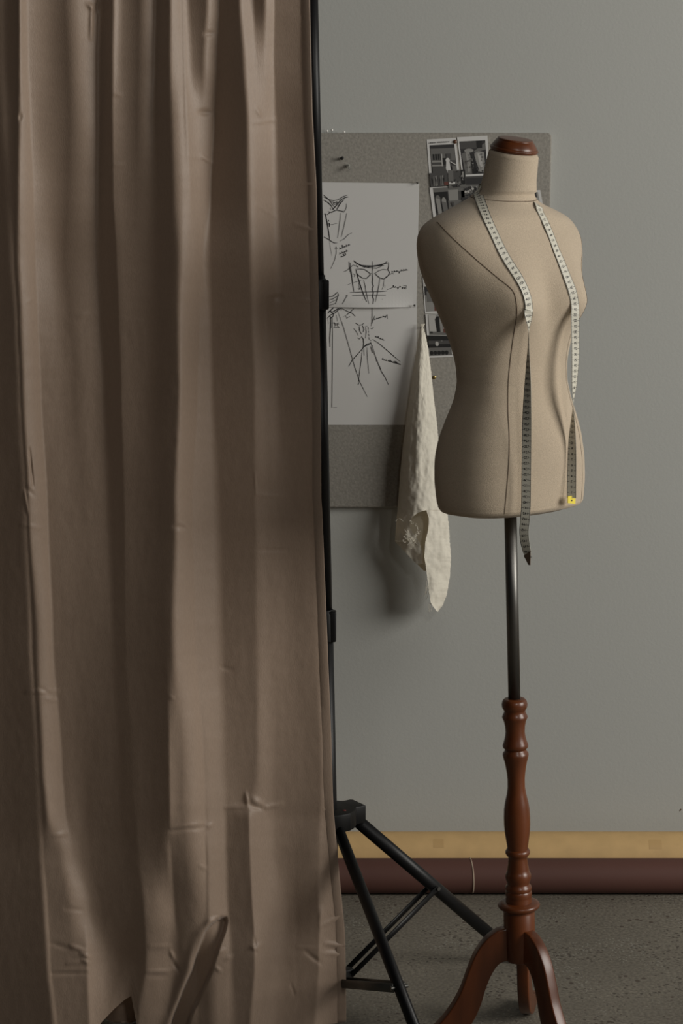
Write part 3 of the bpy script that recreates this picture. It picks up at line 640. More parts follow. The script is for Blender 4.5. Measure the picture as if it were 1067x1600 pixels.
# legs: outline in (s, z) from the near-sideways left leg
LEGU = [(.022, .262), (.045, .257), (.068, .240), (.088, .212), (.103, .175), (.116, .138), (.134, .104), (.156, .075), (.182, .052), (.210, .038), (.236, .031), (.250, .030)]
LEGL = [(.022, .195), (.040, .190), (.055, .170), (.067, .140), (.076, .108), (.090, .076), (.110, .048), (.135, .027), (.162, .013), (.192, .003), (.222, .0), (.252, .0)]
hub = apt(1460)
for ang in (187, 304, 79):
    d = Vector((cos(R(ang)), sin(R(ang)), 0)); s_ = Vector((-d.y, d.x, 0))
    up = spline([(a_, 0, b_) for a_, b_ in LEGU], 5); lo_ = spline([(a_, 0, b_) for a_, b_ in LEGL], 5)
    c0 = Vector((hub.x, hub.y, 0)); th = .0235
    bm = bmesh.new()
    def W(p_, o_): return c0+d*p_.x+Vector((0, 0, max(0, p_.z)))+s_*o_
    L1 = [bm.verts.new(W(p_, -th/2)) for p_ in up]; L2 = [bm.verts.new(W(p_, -th/2)) for p_ in lo_]
    R1 = [bm.verts.new(W(p_, th/2)) for p_ in up]; R2 = [bm.verts.new(W(p_, th/2)) for p_ in lo_]
    for i in range(len(up)-1):
        bm.faces.new((L1[i], L1[i+1], L2[i+1], L2[i])); bm.faces.new((R1[i], R2[i], R2[i+1], R1[i+1]))
        bm.faces.new((L1[i], R1[i], R1[i+1], L1[i+1])); bm.faces.new((L2[i], L2[i+1], R2[i+1], R2[i]))
    bm.faces.new((L1[0], L2[0], R2[0], R1[0])); bm.faces.new((L1[-1], R1[-1], R2[-1], L2[-1]))
    bmesh.ops.recalc_face_normals(bm, faces=bm.faces[:])
    es = [e for e in bm.edges if len(e.link_faces) == 2 and e.calc_face_angle(0) > R(50)]
    bmesh.ops.bevel(bm, geom=es, offset=.003, segments=3, profile=.5, affect='EDGES')
    sharp(obj('leg', bm, M_wood, form), 40)

# ------------------------------------------------------------------ tape measure
surf = []
def off(px, py, d=.0016):
    h_, n_ = hit(px, py)
    return (h_+n_*d, n_) if h_ else None
lc = [(746.5, 300), (752, 318), (760, 340), (770, 362), (782, 388), (793, 408), (806, 428), (816, 446), (823, 464), (825.5, 480)]
rc_ = [(838.5, 320), (843, 331), (850, 345), (859, 366), (868, 390), (877, 412), (886, 435), (893.5, 455), (897.5, 475)]
ctl = []
# left tail, from its tip upwards; (px, py, width factor, facing azimuth)
hl = off(825.5, 480)[0]; Yl = hl.y
for py in range(490, 800, 6):
    h_, n_ = hit(823, py)
    if h_: Yl = min(Yl, h_.y-.004)
tail = [(827, 879, -40), (824, 866, -38), (820, 848, -26), (818.5, 830, -20), (820, 812, -16), (821.5, 790, -14), (822, 750, -14), (822.5, 700, -18), (823, 660, -26), (823.5, 630, -38), (824.5, 600, -54), (825, 575, -68), (825.5, 545, -86), (826, 518, -96), (826, 500, -130), (825.5, 488, -160)]
def az(a_, z=0): return Vector((sin(R(a_)), -cos(R(a_)), z))
for px, py, a_ in tail: ctl.append((P(px, py, Yl), az(a_)))
for px, py in reversed(lc):
    q = off(px, py)
    if q: ctl.append((q[0], -q[1]))
# behind the neck
n0 = ctl[-1][0]; r0 = off(*rc_[0])[0]
for k in range(1, 12):
    t = k/12; a_ = R(-88)-t*R(184); z = n0.z+(ZY(309)-n0.z)*t+.010*sin(pi*t)
    c0 = Vector((axis_x(z), YA, z)); d = LT*sin(a_)+FW*cos(a_); r_ = tree.ray_cast(c0+d*.5, -d)
    if r_[0]: ctl.append((r_[0]+d*.002, -(r_[1]*.5+d*.5).normalized()))
for px, py in rc_:
    q = off(px, py)
    if q: ctl.append((q[0], -q[1]))
Yr = ctl[-1][0].y
for py in range(485, 795, 6):
    for xx in (888, 893, 898):
        h_, n_ = hit(xx, py)
        if h_: Yr = min(Yr, h_.y-.004)
for px, py, a_ in [(898.5, 495, 200), (898.8, 530, 206), (898.8, 565, 214), (897.5, 595, 228), (896.3, 615, 246), (895.5, 630, 262), (895.3, 645, 274), (894.8, 665, 294), (894, 690, 316), (893.5, 720, 334), (893, 750, 340), (892.8, 778, 342)]:
    ctl.append((P(px, py, Yr), az(a_)))
end_pt = P(893.5, 783, Yr)
def cr(vals, n): return spline(vals, n)
pos = cr([tuple(c_[0]) for c_ in ctl], 8); nor = cr([tuple(c_[1]) for c_ in ctl], 8)
arc = [0]
for a_, b_ in zip(pos, pos[1:]): arc.append(arc[-1]+(b_-a_).length)
LEN = arc[-1]; TW = .0172
frames = []; prevw = None
for i, p_ in enumerate(pos):
    t_ = (pos[min(i+1, len(pos)-1)]-pos[max(i-1, 0)]).normalized(); n_ = nor[i]-t_*nor[i].dot(t_); n_.normalize()
    frames.append((p_, t_.cross(n_).normalized(), n_))
def tp(s, v, e=0):
    """point on the tape: arc length s, across v (-.5...5), lift e along the normal"""
    s = min(LEN-1e-6, max(0, s)); lo, hi = 0, len(arc)-1
    while hi-lo > 1:
        m_ = (lo+hi)//2
        if arc[m_] <= s: lo = m_
        else: hi = m_
    t = (s-arc[lo])/(arc[hi]-arc[lo]); a_, b_ = frames[lo], frames[hi]
    return a_[0].lerp(b_[0], t)+a_[1].lerp(b_[1], t).normalized()*v*TW+a_[2].lerp(b_[2], t).normalized()*e
tm = thing('tape_measure', 'off-white tape measure with black numbers draped round the neck of the dress form', 'tape measure', pos[0])
bm = bmesh.new(); N = 420; g = []
for i in range(N+1):
    s = LEN*i/N
    wv = 1 if s > .02 else .12+.88*s/.02
    g.append([bm.verts.new(tp(s, v*wv, e)) for v, e in ((-.5, -.00025), (.5, -.00025), (.5, .00025), (-.5, .00025))])
for a_, b_ in zip(g, g[1:]):
    for k in range(4): bm.faces.new((a_[k], a_[(k+1) % 4], b_[(k+1) % 4], b_[k]))
bm.faces.new(g[0][::-1]); bm.faces.new(g[-1]); obj('ribbon', bm, M_tape, tm, smooth=False)
DIG = {'0': [[(0, 0), (1, 0), (1, 1.6), (0, 1.6), (0, 0)]], '1': [[(.2, .3), (.6, 0), (.6, 1.6)]], '2': [[(0, .2), (.3, 0), (.9, 0), (1, .6), (0, 1.6), (1, 1.6)]], '3': [[(0, 0), (1, 0), (.45, .7), (1, 1.0), (.9, 1.6), (0, 1.6)]],
       '4': [[(.75, 1.6), (.75, 0), (0, 1.1), (1.05, 1.1)]], '5': [[(1, 0), (.1, 0), (.05, .7), (.8, .65), (1, 1.1), (.8, 1.6), (0, 1.6)]], '6': [[(.9, 0), (.1, .8), (0, 1.3), (.3, 1.6), (.9, 1.5), (.9, .9), (.1, 1)]],
       '7': [[(0, 0), (1, 0), (.4, 1.6)]], '8': [[(.5, .75), (.1, .4), (.5, 0), (.9, .4), (.5, .75), (0, 1.2), (.5, 1.6), (1, 1.2), (.5, .75)]], '9': [[(.9, .6), (.1, .7), (.1, .1), (.9, 0), (.95, .8), (.4, 1.6)]]}
bm = bmesh.new(); step = LEN/151
def mark(s0, v0, s1, v1, wd, e):
    """a printed bar from (s0,v0) to (s1,v1) in metres along / across"""
    d = Vector((s1-s0, v1-v0)); n_ = Vector((-d.y, d.x)).normalized()*wd/2
    c_ = [(s0+n_.x, v0+n_.y), (s1+n_.x, v1+n_.y), (s1-n_.x, v1-n_.y), (s0-n_.x, v0-n_.y)]
    bm.faces.new([bm.verts.new(tp(a_, b_/TW, e)) for a_, b_ in c_])
for face in (-1, 1):
    e = face*.00045
    for k in range(1, 151):
        s = LEN-k*step
        mark(s, -TW/2, s, -TW/2+.0042, .0006, e); mark(s, TW/2-.0042, s, TW/2, .0006, e)
        for h_ in (.25, .5, .75): mark(s+h_*step, -TW/2, s+h_*step, -TW/2+.0020, .0003, e)
        txt = str(k); ch = .0025; wtot = len(txt)*ch*1.25
        left = s > LEN*.5
        for i, c_ in enumerate(txt):
            for line in DIG[c_]:
                for (x0, y0_), (x1, y1_) in zip(line, line[1:]):
                    fx = (lambda x: (-wtot/2+(i*1.3+x)*ch)*face*(1 if left else -1)); fy = (lambda q: (q-.8)*ch*(1 if left else -1))
                    mark(s+fy(y0_), fx(x0), s+fy(y1_), fx(x1), .0008, e)
    NB = 260
    for v in (-.47, .47):
        for i in range(NB):
            a_, b_ = LEN*(.02+.98*i/NB), LEN*(.02+.98*(i+1)/NB)
            bm.faces.new([bm.verts.new(tp(q, v+w_, e*.9)) for q, w_ in ((a_, -.018), (b_, -.018), (b_, .018), (a_, .018))])
obj('printed_scale', bm, M_ink, tm, smooth=False)
# metal ends
bm = bmesh.new(); qm = tp(LEN-.004, 0); wd_ = Vector((cos(R(38)), sin(R(38)), 0))*TW*.56; q0 = qm-wd_; q1 = qm+wd_; dn = Vector((0, 0, -1)); nn = Vector((sin(R(38)), -cos(R(38)), 0))
pts = [q0, q1, q1+dn*.0160, q0+dn*.0125]
for sg in (1,): add_prism(bm, [p_-nn*.0008 for p_ in pts], nn*.0016)
o = obj('yellow_tab', bm, M_yellow, tm, smooth=False); o['label'] = 'bright yellow end tab'
bm = bmesh.new(); c_ = (q0+q1)/2+dn*.0085
for sg in (-1, 1): add_poly(bm, [c_+nn*.0011*sg+(q1-q0).normalized()*.0022*cos(a_)+dn*.0014*sin(a_) for a_ in [2*pi*k/10 for k in range(10)]])
obj('rivet', bm, M_ink, tm, smooth=False)
bm = bmesh.new(); pts = [tp(0, -.12)+Vector((0, 0, -.004)), tp(.001, .14)+Vector((0, 0, -.006)), tp(.022, .50), tp(.014, -.50)]
nn = frames[0][2]; add_prism(bm, [p_-nn*.0007 for p_ in pts], nn*.0014)
o = obj('end_tip', bm, M_cord, tm, smooth=False); o['label'] = 'dark end tip'

# ------------------------------------------------------------------ black backdrop stand
YP = 4.275
pb = P(521.7, 1608, YP); pb.z = 0
st = thing('backdrop_stand', 'black telescopic tripod stand beside the beige curtain edge', 'light stand', pb)
def ppt(y): return P(487.3+(y)*.0215, y, YP)
secs = [(-150, 440, .0120), (430, 975, .0145), (965, 1560, .0155)]
for y0_, y1_, r_ in secs:
    bm = bmesh.new(); add_tube(bm, [ppt(y0_), ppt(y1_)], r_, 28); obj('pole_section', bm, M_black, st)
def clampcol(ya, yb, w_):
    bm = bmesh.new(); a_, b_ = ppt(ya), ppt(yb); d = (a_-b_)
    add_lathe(bm, [(.017, 0), (.0200, .003), (.0200, d.length-.008), (.016, d.length)], axis_matrix(b_, d), 28)
    mid = (a_+b_)/2; M_ = Matrix.Translation(mid+Vector((.014, -.006, 0)))
    add_box(bm, (.014*w_, .022, d.length*.95), M_, .003)
    sharp(obj('clamp_collar', bm, M_blackplastic, st))
    bm = bmesh.new(); add_tube(bm, [mid+Vector((-.012, .01, 0)), mid+Vector((-.03, .045, 0))], .005, 14)
    add_lathe(bm, [(.008, 0), (.012, .003), (.012, .010), (.009, .013)], axis_matrix(mid+Vector((-.028, .04, 0)), Vector((-.018, .035, 0))), 20)
    obj('clamp_knob', bm, M_blackplastic, st)
clampcol(436, 484, 1.0); clampcol(952, 1002, 1.1)
ctop = P(515, 1262, YP); cbot = P(515.5, 1290, YP)
FA = on_floor(806, 1503); FB = Vector((.192, 3.80, 0)); FC = Vector((-.50, 4.36, 0))
# spreader hub: rounded triangle with three lobes
bm = bmesh.new(); out = []
hc = Vector((ctop.x, YP, 0))
angs = [math.atan2((q-hc).y, (q-hc).x) for q in (FA, FB, FC)]
for k in range(72):
    a_ = 2*pi*k/72; r_ = .054
    for q_, an in enumerate(angs):
        dlt = (a_-an+pi) % (2*pi)-pi
        if abs(dlt) < pi/2: r_ = max(r_, min((.050 if q_ == 1 else .072)/max(cos(dlt), .2), .026/max(abs(sin(dlt)), .01)))
    out.append(Vector((hc.x+r_*cos(a_), YP+r_*sin(a_), cbot.z)))
add_prism(bm, out, Vector((0, 0, ctop.z-cbot.z)))
es = [e for e in bm.edges if e.calc_length() < .2 and abs(e.verts[0].co.z-e.verts[1].co.z) < 1e-6]
bmesh.ops.bevel(bm, geom=es, offset=.003, segments=2, profile=.5, affect='EDGES')
sharp(obj('leg_hub', bm, M_blackplastic, st), 30)
bm = bmesh.new(); dA = (FA-hc).normalized(); 
add_lathe(bm, [(.0035, 0), (.0035, .0008), (.003, .0012)], Matrix.Translation(Vector((ctop.x, YP, ctop.z-.0003))+Vector((.030, -.018, 0))), 16); obj('red_dot', bm, M_red, st)
# legs (flat oval bars) and braces
lowc = P(522.5, 1528, YP)
def bar(bm, a_, b_, w_, t_, side):
    d = (b_-a_).normalized(); s_ = side.normalized(); n_ = d.cross(s_).normalized()
    ring = []
    for q in (a_, b_):
        ring.append([bm.verts.new(q+s_*(w_/2)*cos(k)*1.0+n_*(t_/2)*sin(k)) for k in [2*pi*j/16 for j in range(16)]])
    for j in range(16): bm.faces.new((ring[0][j], ring[0][(j+1) % 16], ring[1][(j+1) % 16], ring[1][j]))
    bm.faces.new(ring[0][::-1]); bm.faces.new(ring[1])
bm2 = bmesh.new(); add_lathe(bm2, [(.016, -.016), (.030, -.015), (.034, -.010), (.034, .006), (.027, .012), (.016, .013)], axis_matrix(lowc, Vector((0, 0, 1))), 30)
fr_t = [.47, .62, .62]
for i, (Ft, tm_) in enumerate(zip((FA, FB, FC), (.485, .595, .62))):
    d = Vector((Ft.x-hc.x, Ft.y-hc.y, 0)).normalized(); side = Vector((-d.y, d.x, 0))
    a_ = Vector((hc.x, YP, (ctop.z+cbot.z)/2-.008))+d*(.036 if i == 1 else .054); b_ = Ft+Vector((0, 0, .012))
    bm = bmesh.new(); bar(bm, a_, b_, .022, .0275, side); leg = obj('leg', bm, M_black, st)
    bm = bmesh.new(); add_tube(bm, [b_+(a_-b_).normalized()*.03, b_+(b_-a_).normalized()*.0], .0145, 16)
    add_lathe(bm, [(.012, -.012), (.0145, -.010), (.0145, .004), (.010, .012)], Matrix.Translation(b_), 16); obj('rubber_foot', bm, M_blackplastic, leg)
    bm = bmesh.new(); add_tube(bm, [a_-side*.019, a_+side*.019], .0035, 12); sharp(obj('pivot_bolt', bm, M_grey, leg))
    m_ = a_.lerp(b_, tm_); c_ = Vector((lowc.x, lowc.y, lowc.z+.004))+d*.036
    add_box(bm2, (.02, .03, .020), Matrix.Translation(c_-d*.008) @ Matrix.Rotation(math.atan2(d.y, d.x)+pi/2, 4, 'Z') @ Matrix.Diagonal((1, 1, 1, 1)), .003)
    for sg in (-1, 1):
        bm = bmesh.new(); bar(bm, c_+side*.0125*sg, m_+side*.0125*sg, .005, .0125 if i != 1 else .018, side); o = obj('brace', bm, M_black if i != 1 else M_grey, st)
        if i == 1: o['label'] = 'short grey brace'
    bm = bmesh.new(); add_tube(bm, [m_-side*.018, m_+side*.018], .0042, 12); sharp(obj('brace_bolt', bm, M_grey, st))
sharp(obj('brace_collar', bm2, M_blackplastic, st))
# crossbar that carries the curtain, above the frame
zbar = ppt(-110).z
bm = bmesh.new(); add_tube(bm, [Vector((-1.75, YP, zbar)), Vector((ppt(-110).x+.05, YP, zbar))], .013, 24)
tag(obj('crossbar', bm, M_black), 'black crossbar on top of the stand carrying the beige curtain', 'curtain rod')

# ------------------------------------------------------------------ curtain
YC = 4.172
# rows of fold tracks: x position and how far the cloth turns towards the window (0 .. .75)
ROWS = {
0:   [(-60,.2),(-6,.2),(3,.32),(28,.03),(33,.72),(40,.72),(45,.5),(65,.42),(100,.27),(124,.5),(153,.55),(161,.0),(172,.0),(181,.6),(192,.35),(216,.22),(235,.5),(242,.55),(245,.05),(262,.05),(269,.55),(281,.65),(284,.45),(288,.62),(297,.28),(320,.22),(329,.6),(341,.66),(343,.12),(371,.15),(378,.6),(391,.62),(398,.2),(410,.18),(418,.58),(427,.62),(429,.34),(467,.34),(472,.22),(483,.25)],
100: [(-60,.2),(-6,.2),(5,.32),(28,.03),(34,.70),(42,.72),(47,.48),(64,.42),(105,.25),(126,.45),(152,.55),(159,.0),(172,.0),(180,.55),(192,.35),(216,.22),(234,.42),(241,.48),(245,.05),(262,.05),(270,.5),(284,.6),(287,.45),(291,.65),(303,.35),(316,.25),(326,.6),(338,.66),(340,.12),(378,.16),(388,.6),(398,.58),(403,.5),(412,.5),(418,.6),(427,.62),(430,.34),(468,.33),(474,.22),(487,.25)],
180: [(-60,.2),(-2,.15),(8,.30),(27,.08),(35,.60),(45,.74),(50,.48),(62,.40),(108,.25),(130,.42),(152,.55),(157,.02),(172,.0),(178,.42),(192,.35),(214,.2),(230,.38),(238,.38),(245,.06),(262,.06),(271,.35),(285,.55),(289,.42),(294,.68),(306,.6),(316,.55),(326,.6),(334,.66),(336,.12),(383,.16),(391,.56),(400,.6),(408,.62),(416,.64),(422,.64),(428,.52),(433,.30),(470,.28),(477,.2),(488,.25)],
300: [(-60,.15),(4,.12),(14,.18),(26,.10),(32,.52),(50,.74),(54,.5),(70,.42),(105,.24),(132,.36),(152,.42),(156,.02),(174,.0),(178,.28),(188,.3),(212,.22),(230,.25),(240,.25),(248,.06),(266,.07),(274,.28),(288,.5),(296,.55),(299,.68),(308,.66),(316,.64),(322,.62),(328,.66),(330,.14),(384,.17),(393,.5),(402,.62),(408,.62),(416,.62),(424,.62),(430,.45),(436,.28),(472,.27),(480,.22),(494,.26)],
400: [(-60,.12),(12,.12),(21,.28),(24,.05),(33,.5),(53,.74),(57,.48),(76,.44),(100,.22),(126,.28),(150,.34),(158,.02),(180,.01),(183,.2),(192,.24),(210,.22),(228,.2),(240,.16),(250,.06),(268,.07),(276,.15),(286,.45),(298,.6),(302,.58),(306,.66),(311,.68),(315,.66),(319,.45),(330,.2),(388,.2),(396,.5),(404,.6),(412,.56),(418,.6),(426,.6),(433,.42),(441,.26),(474,.28),(484,.32),(496,.24)],
500: [(-60,.12),(20,.10),(27,.28),(29,.04),(37,.45),(57,.72),(61,.42),(84,.40),(110,.22),(128,.3),(154,.32),(162,.03),(185,.02),(188,.18),(197,.22),(212,.2),(228,.17),(240,.12),(252,.06),(264,.07),(276,.12),(286,.55),(300,.66),(306,.64),(311,.66),(313,.5),(319,.5),(326,.45),(334,.2),(392,.2),(400,.48),(410,.56),(416,.42),(420,.56),(427,.5),(434,.28),(445,.24),(474,.26),(486,.32),(500,.24)],
600: [(-60,.12),(24,.10),(31,.24),(33,.03),(40,.45),(62,.72),(65,.34),(90,.34),(118,.22),(134,.28),(160,.27),(167,.03),(189,.02),(191,.17),(199,.2),(214,.19),(230,.15),(240,.1),(252,.06),(264,.08),(278,.12),(286,.6),(298,.68),(304,.66),(308,.66),(311,.46),(318,.52),(327,.48),(336,.2),(396,.2),(402,.42),(412,.48),(420,.40),(427,.48),(433,.36),(438,.24),(447,.22),(476,.26),(488,.30),(502,.22)],
800: [(-60,.10),(32,.10),(41,.22),(43,.02),(48,.42),(72,.72),(76,.26),(100,.28),(130,.23),(148,.24),(165,.22),(175,.04),(193,.03),(195,.13),(205,.15),(215,.13),(230,.11),(240,.09),(250,.07),(260,.07),(270,.10),(281,.55),(290,.62),(296,.64),(299,.62),(302,.48),(316,.50),(330,.48),(346,.2),(396,.2),(401,.34),(410,.36),(420,.34),(430,.34),(440,.32),(450,.29),(462,.26),(478,.26),(492,.2),(502,.24)],
1000:[(-60,.10),(42,.10),(49,.30),(53,.02),(62,.34),(79,.62),(85,.22),(108,.22),(130,.2),(150,.18),(172,.15),(181,.06),(195,.05),(198,.1),(207,.1),(217,.1),(230,.09),(240,.08),(250,.07),(258,.07),(266,.12),(278,.5),(292,.58),(301,.62),(304,.62),(308,.5),(320,.5),(336,.46),(352,.24),(398,.22),(405,.35),(414,.37),(424,.33),(434,.32),(446,.29),(458,.26),(470,.24),(490,.24),(498,.32),(511,.2)],
1200:[(-60,.10),(52,.10),(59,.18),(63,.03),(72,.45),(94,.60),(99,.22),(116,.22),(136,.16),(158,.13),(182,.10),(190,.05),(204,.05),(208,.09),(216,.1),(226,.1),(236,.09),(244,.08),(252,.07),(263,.07),(267,.34),(285,.28),(304,.52),(315,.62),(318,.60),(321,.42),(330,.56),(342,.5),(356,.30),(400,.24),(407,.40),(415,.44),(424,.38),(434,.30),(448,.28),(462,.26),(478,.24),(500,.22),(507,.42),(519,.2)],
1256:[(-60,.10),(55,.10),(62,.18),(68,.04),(78,.50),(99,.56),(103,.24),(118,.26),(138,.15),(160,.12),(184,.10),(194,.05),(208,.05),(212,.09),(219,.1),(228,.1),(238,.09),(246,.08),(254,.07),(264,.07),(268,.34),(285,.26),(306,.5),(318,.62),(320,.58),(323,.42),(332,.56),(346,.5),(358,.33),(392,.24),(404,.42),(414,.44),(424,.38),(434,.30),(448,.28),(462,.26),(478,.24),(500,.22),(507,.40),(521,.2)],
1270:[(-60,.10),(56,.10),(63,.18),(70,.04),(80,.52),(100,.54),(104,.26),(120,.28),(138,.15),(160,.12),(184,.10),(196,.05),(209,.05),(213,.09),(220,.1),(228,.1),(238,.09),(246,.08),(254,.07),(264,.07),(268,.34),(286,.26),(306,.5),(318,.62),(320,.58),(323,.36),(328,.50),(348,.54),(357,.2),(389,.17),(391,.52),(404,.54),(418,.50),(430,.36),(446,.28),(462,.26),(478,.24),(498,.22),(504,.36),(522,.2)],
1330:[(-60,.10),(59,.10),(67,.28),(69,.2),(92,.22),(108,.5),(116,.36),(126,.26),(144,.14),(165,.11),(188,.09),(204,.04),(214,.04),(218,.09),(224,.1),(231,.1),(240,.10),(248,.10),(258,.14),(266,.3),(269,.16),(290,.2),(308,.40),(320,.58),(323,.22),(328,.46),(340,.54),(349,.50),(357,.2),(390,.16),(392,.5),(408,.54),(422,.46),(434,.30),(448,.24),(464,.2),(480,.2),(497,.22),(502,.34),(527,.22)],
1420:[(-60,.10),(65,.10),(73,.38),(76,.2),(104,.2),(128,.46),(134,.48),(144,.24),(160,.12),(180,.1),(198,.08),(214,.04),(222,.04),(226,.18),(230,.22),(236,.24),(246,.3),(256,.35),(264,.38),(270,.36),(274,.12),(296,.16),(310,.26),(320,.34),(324,.22),(328,.48),(340,.54),(351,.50),(358,.18),(393,.16),(395,.5),(410,.52),(424,.46),(438,.38),(450,.28),(464,.18),(480,.18),(496,.18),(499,.46),(534,.26)],
1500:[(-60,.10),(70,.10),(77,.40),(80,.24),(108,.24),(134,.22),(138,.56),(160,.45),(176,.25),(188,.14),(202,.08),(216,.04),(226,.04),(229,.22),(234,.28),(240,.30),(248,.32),(258,.34),(266,.34),(274,.2),(282,.12),(294,.24),(300,.36),(304,.34),(308,.1),(322,.1),(340,.3),(356,.36),(364,.18),(396,.18),(399,.56),(412,.58),(424,.54),(434,.42),(446,.30),(464,.24),(480,.24),(496,.22),(498,.54),(538,.32)],
1620:[(-60,.12),(80,.10),(89,.38),(92,.24),(118,.24),(138,.20),(143,.48),(160,.4),(176,.3),(190,.25),(200,.2),(204,.1),(207,.1),(212,.2),(220,.24),(230,.26),(240,.27),(250,.28),(262,.26),(274,.14),(285,.10),(294,.12),(300,.14),(306,.14),(312,.12),(325,.12),(342,.32),(356,.34),(372,.2),(388,.18),(396,.56),(410,.56),(424,.48),(434,.34),(446,.30),(464,.28),(480,.28),(490,.28),(495,.56),(541,.34)],
}
RY = sorted(ROWS)
for k_ in RY: assert len(ROWS[k_]) == 40, k_
EDGE = [(-160, 480), (0, 483.5), (177, 487.6), (291, 494), (400, 496), (602, 500.8), (780, 501.5), (800, 503), (926, 508), (1028, 512), (1154, 517), (1238, 519.3), (1266, 520.5), (1377, 530.6), (1453, 538), (1530, 540), (1620, 540.5)]
HEM = [(-900, 1617), (148, 1617), (158, 1598), (178, 1577), (195, 1562), (205, 1556), (211, 1588), (217, 1617), (262, 1617), (272, 1606), (284, 1602), (298, 1606), (310, 1617), (541, 1617)]
def rowat(y):
    y = min(1620, max(0, y))
    for a_, b_ in zip(RY, RY[1:]):
        if y <= b_:
            t = (y-a_)/(b_-a_); t = t*t*(3-2*t)*.8+t*.2
            return [(p_[0]+(q_[0]-p_[0])*t, p_[1]+(q_[1]-p_[1])*t) for p_, q_ in zip(ROWS[a_], ROWS[b_])]
NXC, NYC = 460, 560
XL = -560
def extra_b(x, y):   # folds outside the frame on the left
    return .27+.26*sin(x*.075+.4*sin(y*.002+x*.01))+.08*sin(x*.19+1)
pend = []; heights = []; xs_rows = []; y_rows = []
K = 3.1
for j in range(NYC+1):
    y = -112+(1620+112)*j/NYC; ed = interp(EDGE, y); row = rowat(y); xs = []; bs = []
    nl = 100
    for i in range(nl): xs.append(XL+(-60-XL)*i/nl)
    for i in range(NXC+1): xs.append(-60+(ed+60)*i/NXC)
    sc = (ed+60)/(row[-1][0]+60)
    tr_ = [(-60+(a_+60)*sc, b_) for a_, b_ in row]; k = 0
    for x in xs:
        if x < -60:
            f_ = min(1, (-60-x)/40); bs.append(extra_b(x, y)*f_+tr_[0][1]*(1-f_))
        else:
            while k < len(tr_)-2 and x > tr_[k+1][0]: k += 1
            (x0, b0), (x1, b1) = tr_[k], tr_[k+1]; t = (x-x0)/max(1e-6, x1-x0); t = min(1, max(0, t)); bs.append(b0+(b1-b0)*t)
    mean_ = lambda i0, i1: sum((bs[i]+bs[i+1])/2*(xs[i+1]-xs[i]) for i in range(i0, i1))/(xs[i1]-xs[i0])
    pend.append((xs, bs, mean_(0, nl), mean_(nl, len(xs)-1)))
    xs_rows.append(xs); y_rows.append(y)
MA = [p_[2] for p_ in pend]; MB_ = [p_[3] for p_ in pend]
def sm(a_, j, w_=6):
    lo, hi = max(0, j-w_), min(len(a_), j+w_+1); return sum(a_[lo:hi])/(hi-lo)
for j, (xs, bs, _, _) in enumerate(pend):
    def integ(i0, i1, start, m_):
        h = [start]; mpp = .00128
        for i in range(i0, i1): h.append(h[-1]-K*((bs[i]+bs[i+1])/2-m_)*(xs[i+1]-xs[i])*mpp)
        return h
    ha = integ(0, nl, 0, sm(MA, j)); hb = integ(nl, len(xs)-1, ha[-1], sm(MB_, j))
    heights.append(ha[:-1]+hb)
# take out half of the broad drift, then even the cloth out vertically
for h in heights:
    n = len(h); acc = [0]
    for v in h: acc.append(acc[-1]+v)
    ma = []
    for i in range(n):
        w_ = 62 if i >= nl else 20
        lo, hi = max(0, i-w_), min(n, i+w_+1); ma.append((acc[hi]-acc[lo])/(hi-lo))
    base_ = sum(h)/n
    for i in range(n): h[i] = h[i]-.2*(ma[i]-base_)-base_
H0 = [list(h) for h in heights]
WK = [exp(-(d/4.0)**2) for d in range(-8, 9)]
for j in range(len(heights)):
    js = [min(len(H0)-1, max(0, j+d)) for d in range(-8, 9)]
    sw = sum(WK)
    for i in range(len(heights[j])): heights[j][i] = sum(H0[q][i]*w_ for q, w_ in zip(js, WK))/sw
vis_h = [h for r_ in heights for h in r_[nl:]]; print('CURTAIN H', min(vis_h), max(vis_h), 'edge', [round(heights[q][-1], 3) for q in range(0, 561, 80)])
def seg_d(px, py, x0, y0, x1, y1):
    dx, dy = x1-x0, y1-y0; L2_ = dx*dx+dy*dy; t = ((px-x0)*dx+(py-y0)*dy)/L2_; tc_ = min(1, max(0, t))
    ex, ey = px-(x0+dx*tc_), py-(y0+dy*tc_); sgn = 1 if dx*(py-y0)-dy*(px-x0) > 0 else -1
    return sqrt(ex*ex+ey*ey), tc_, sgn
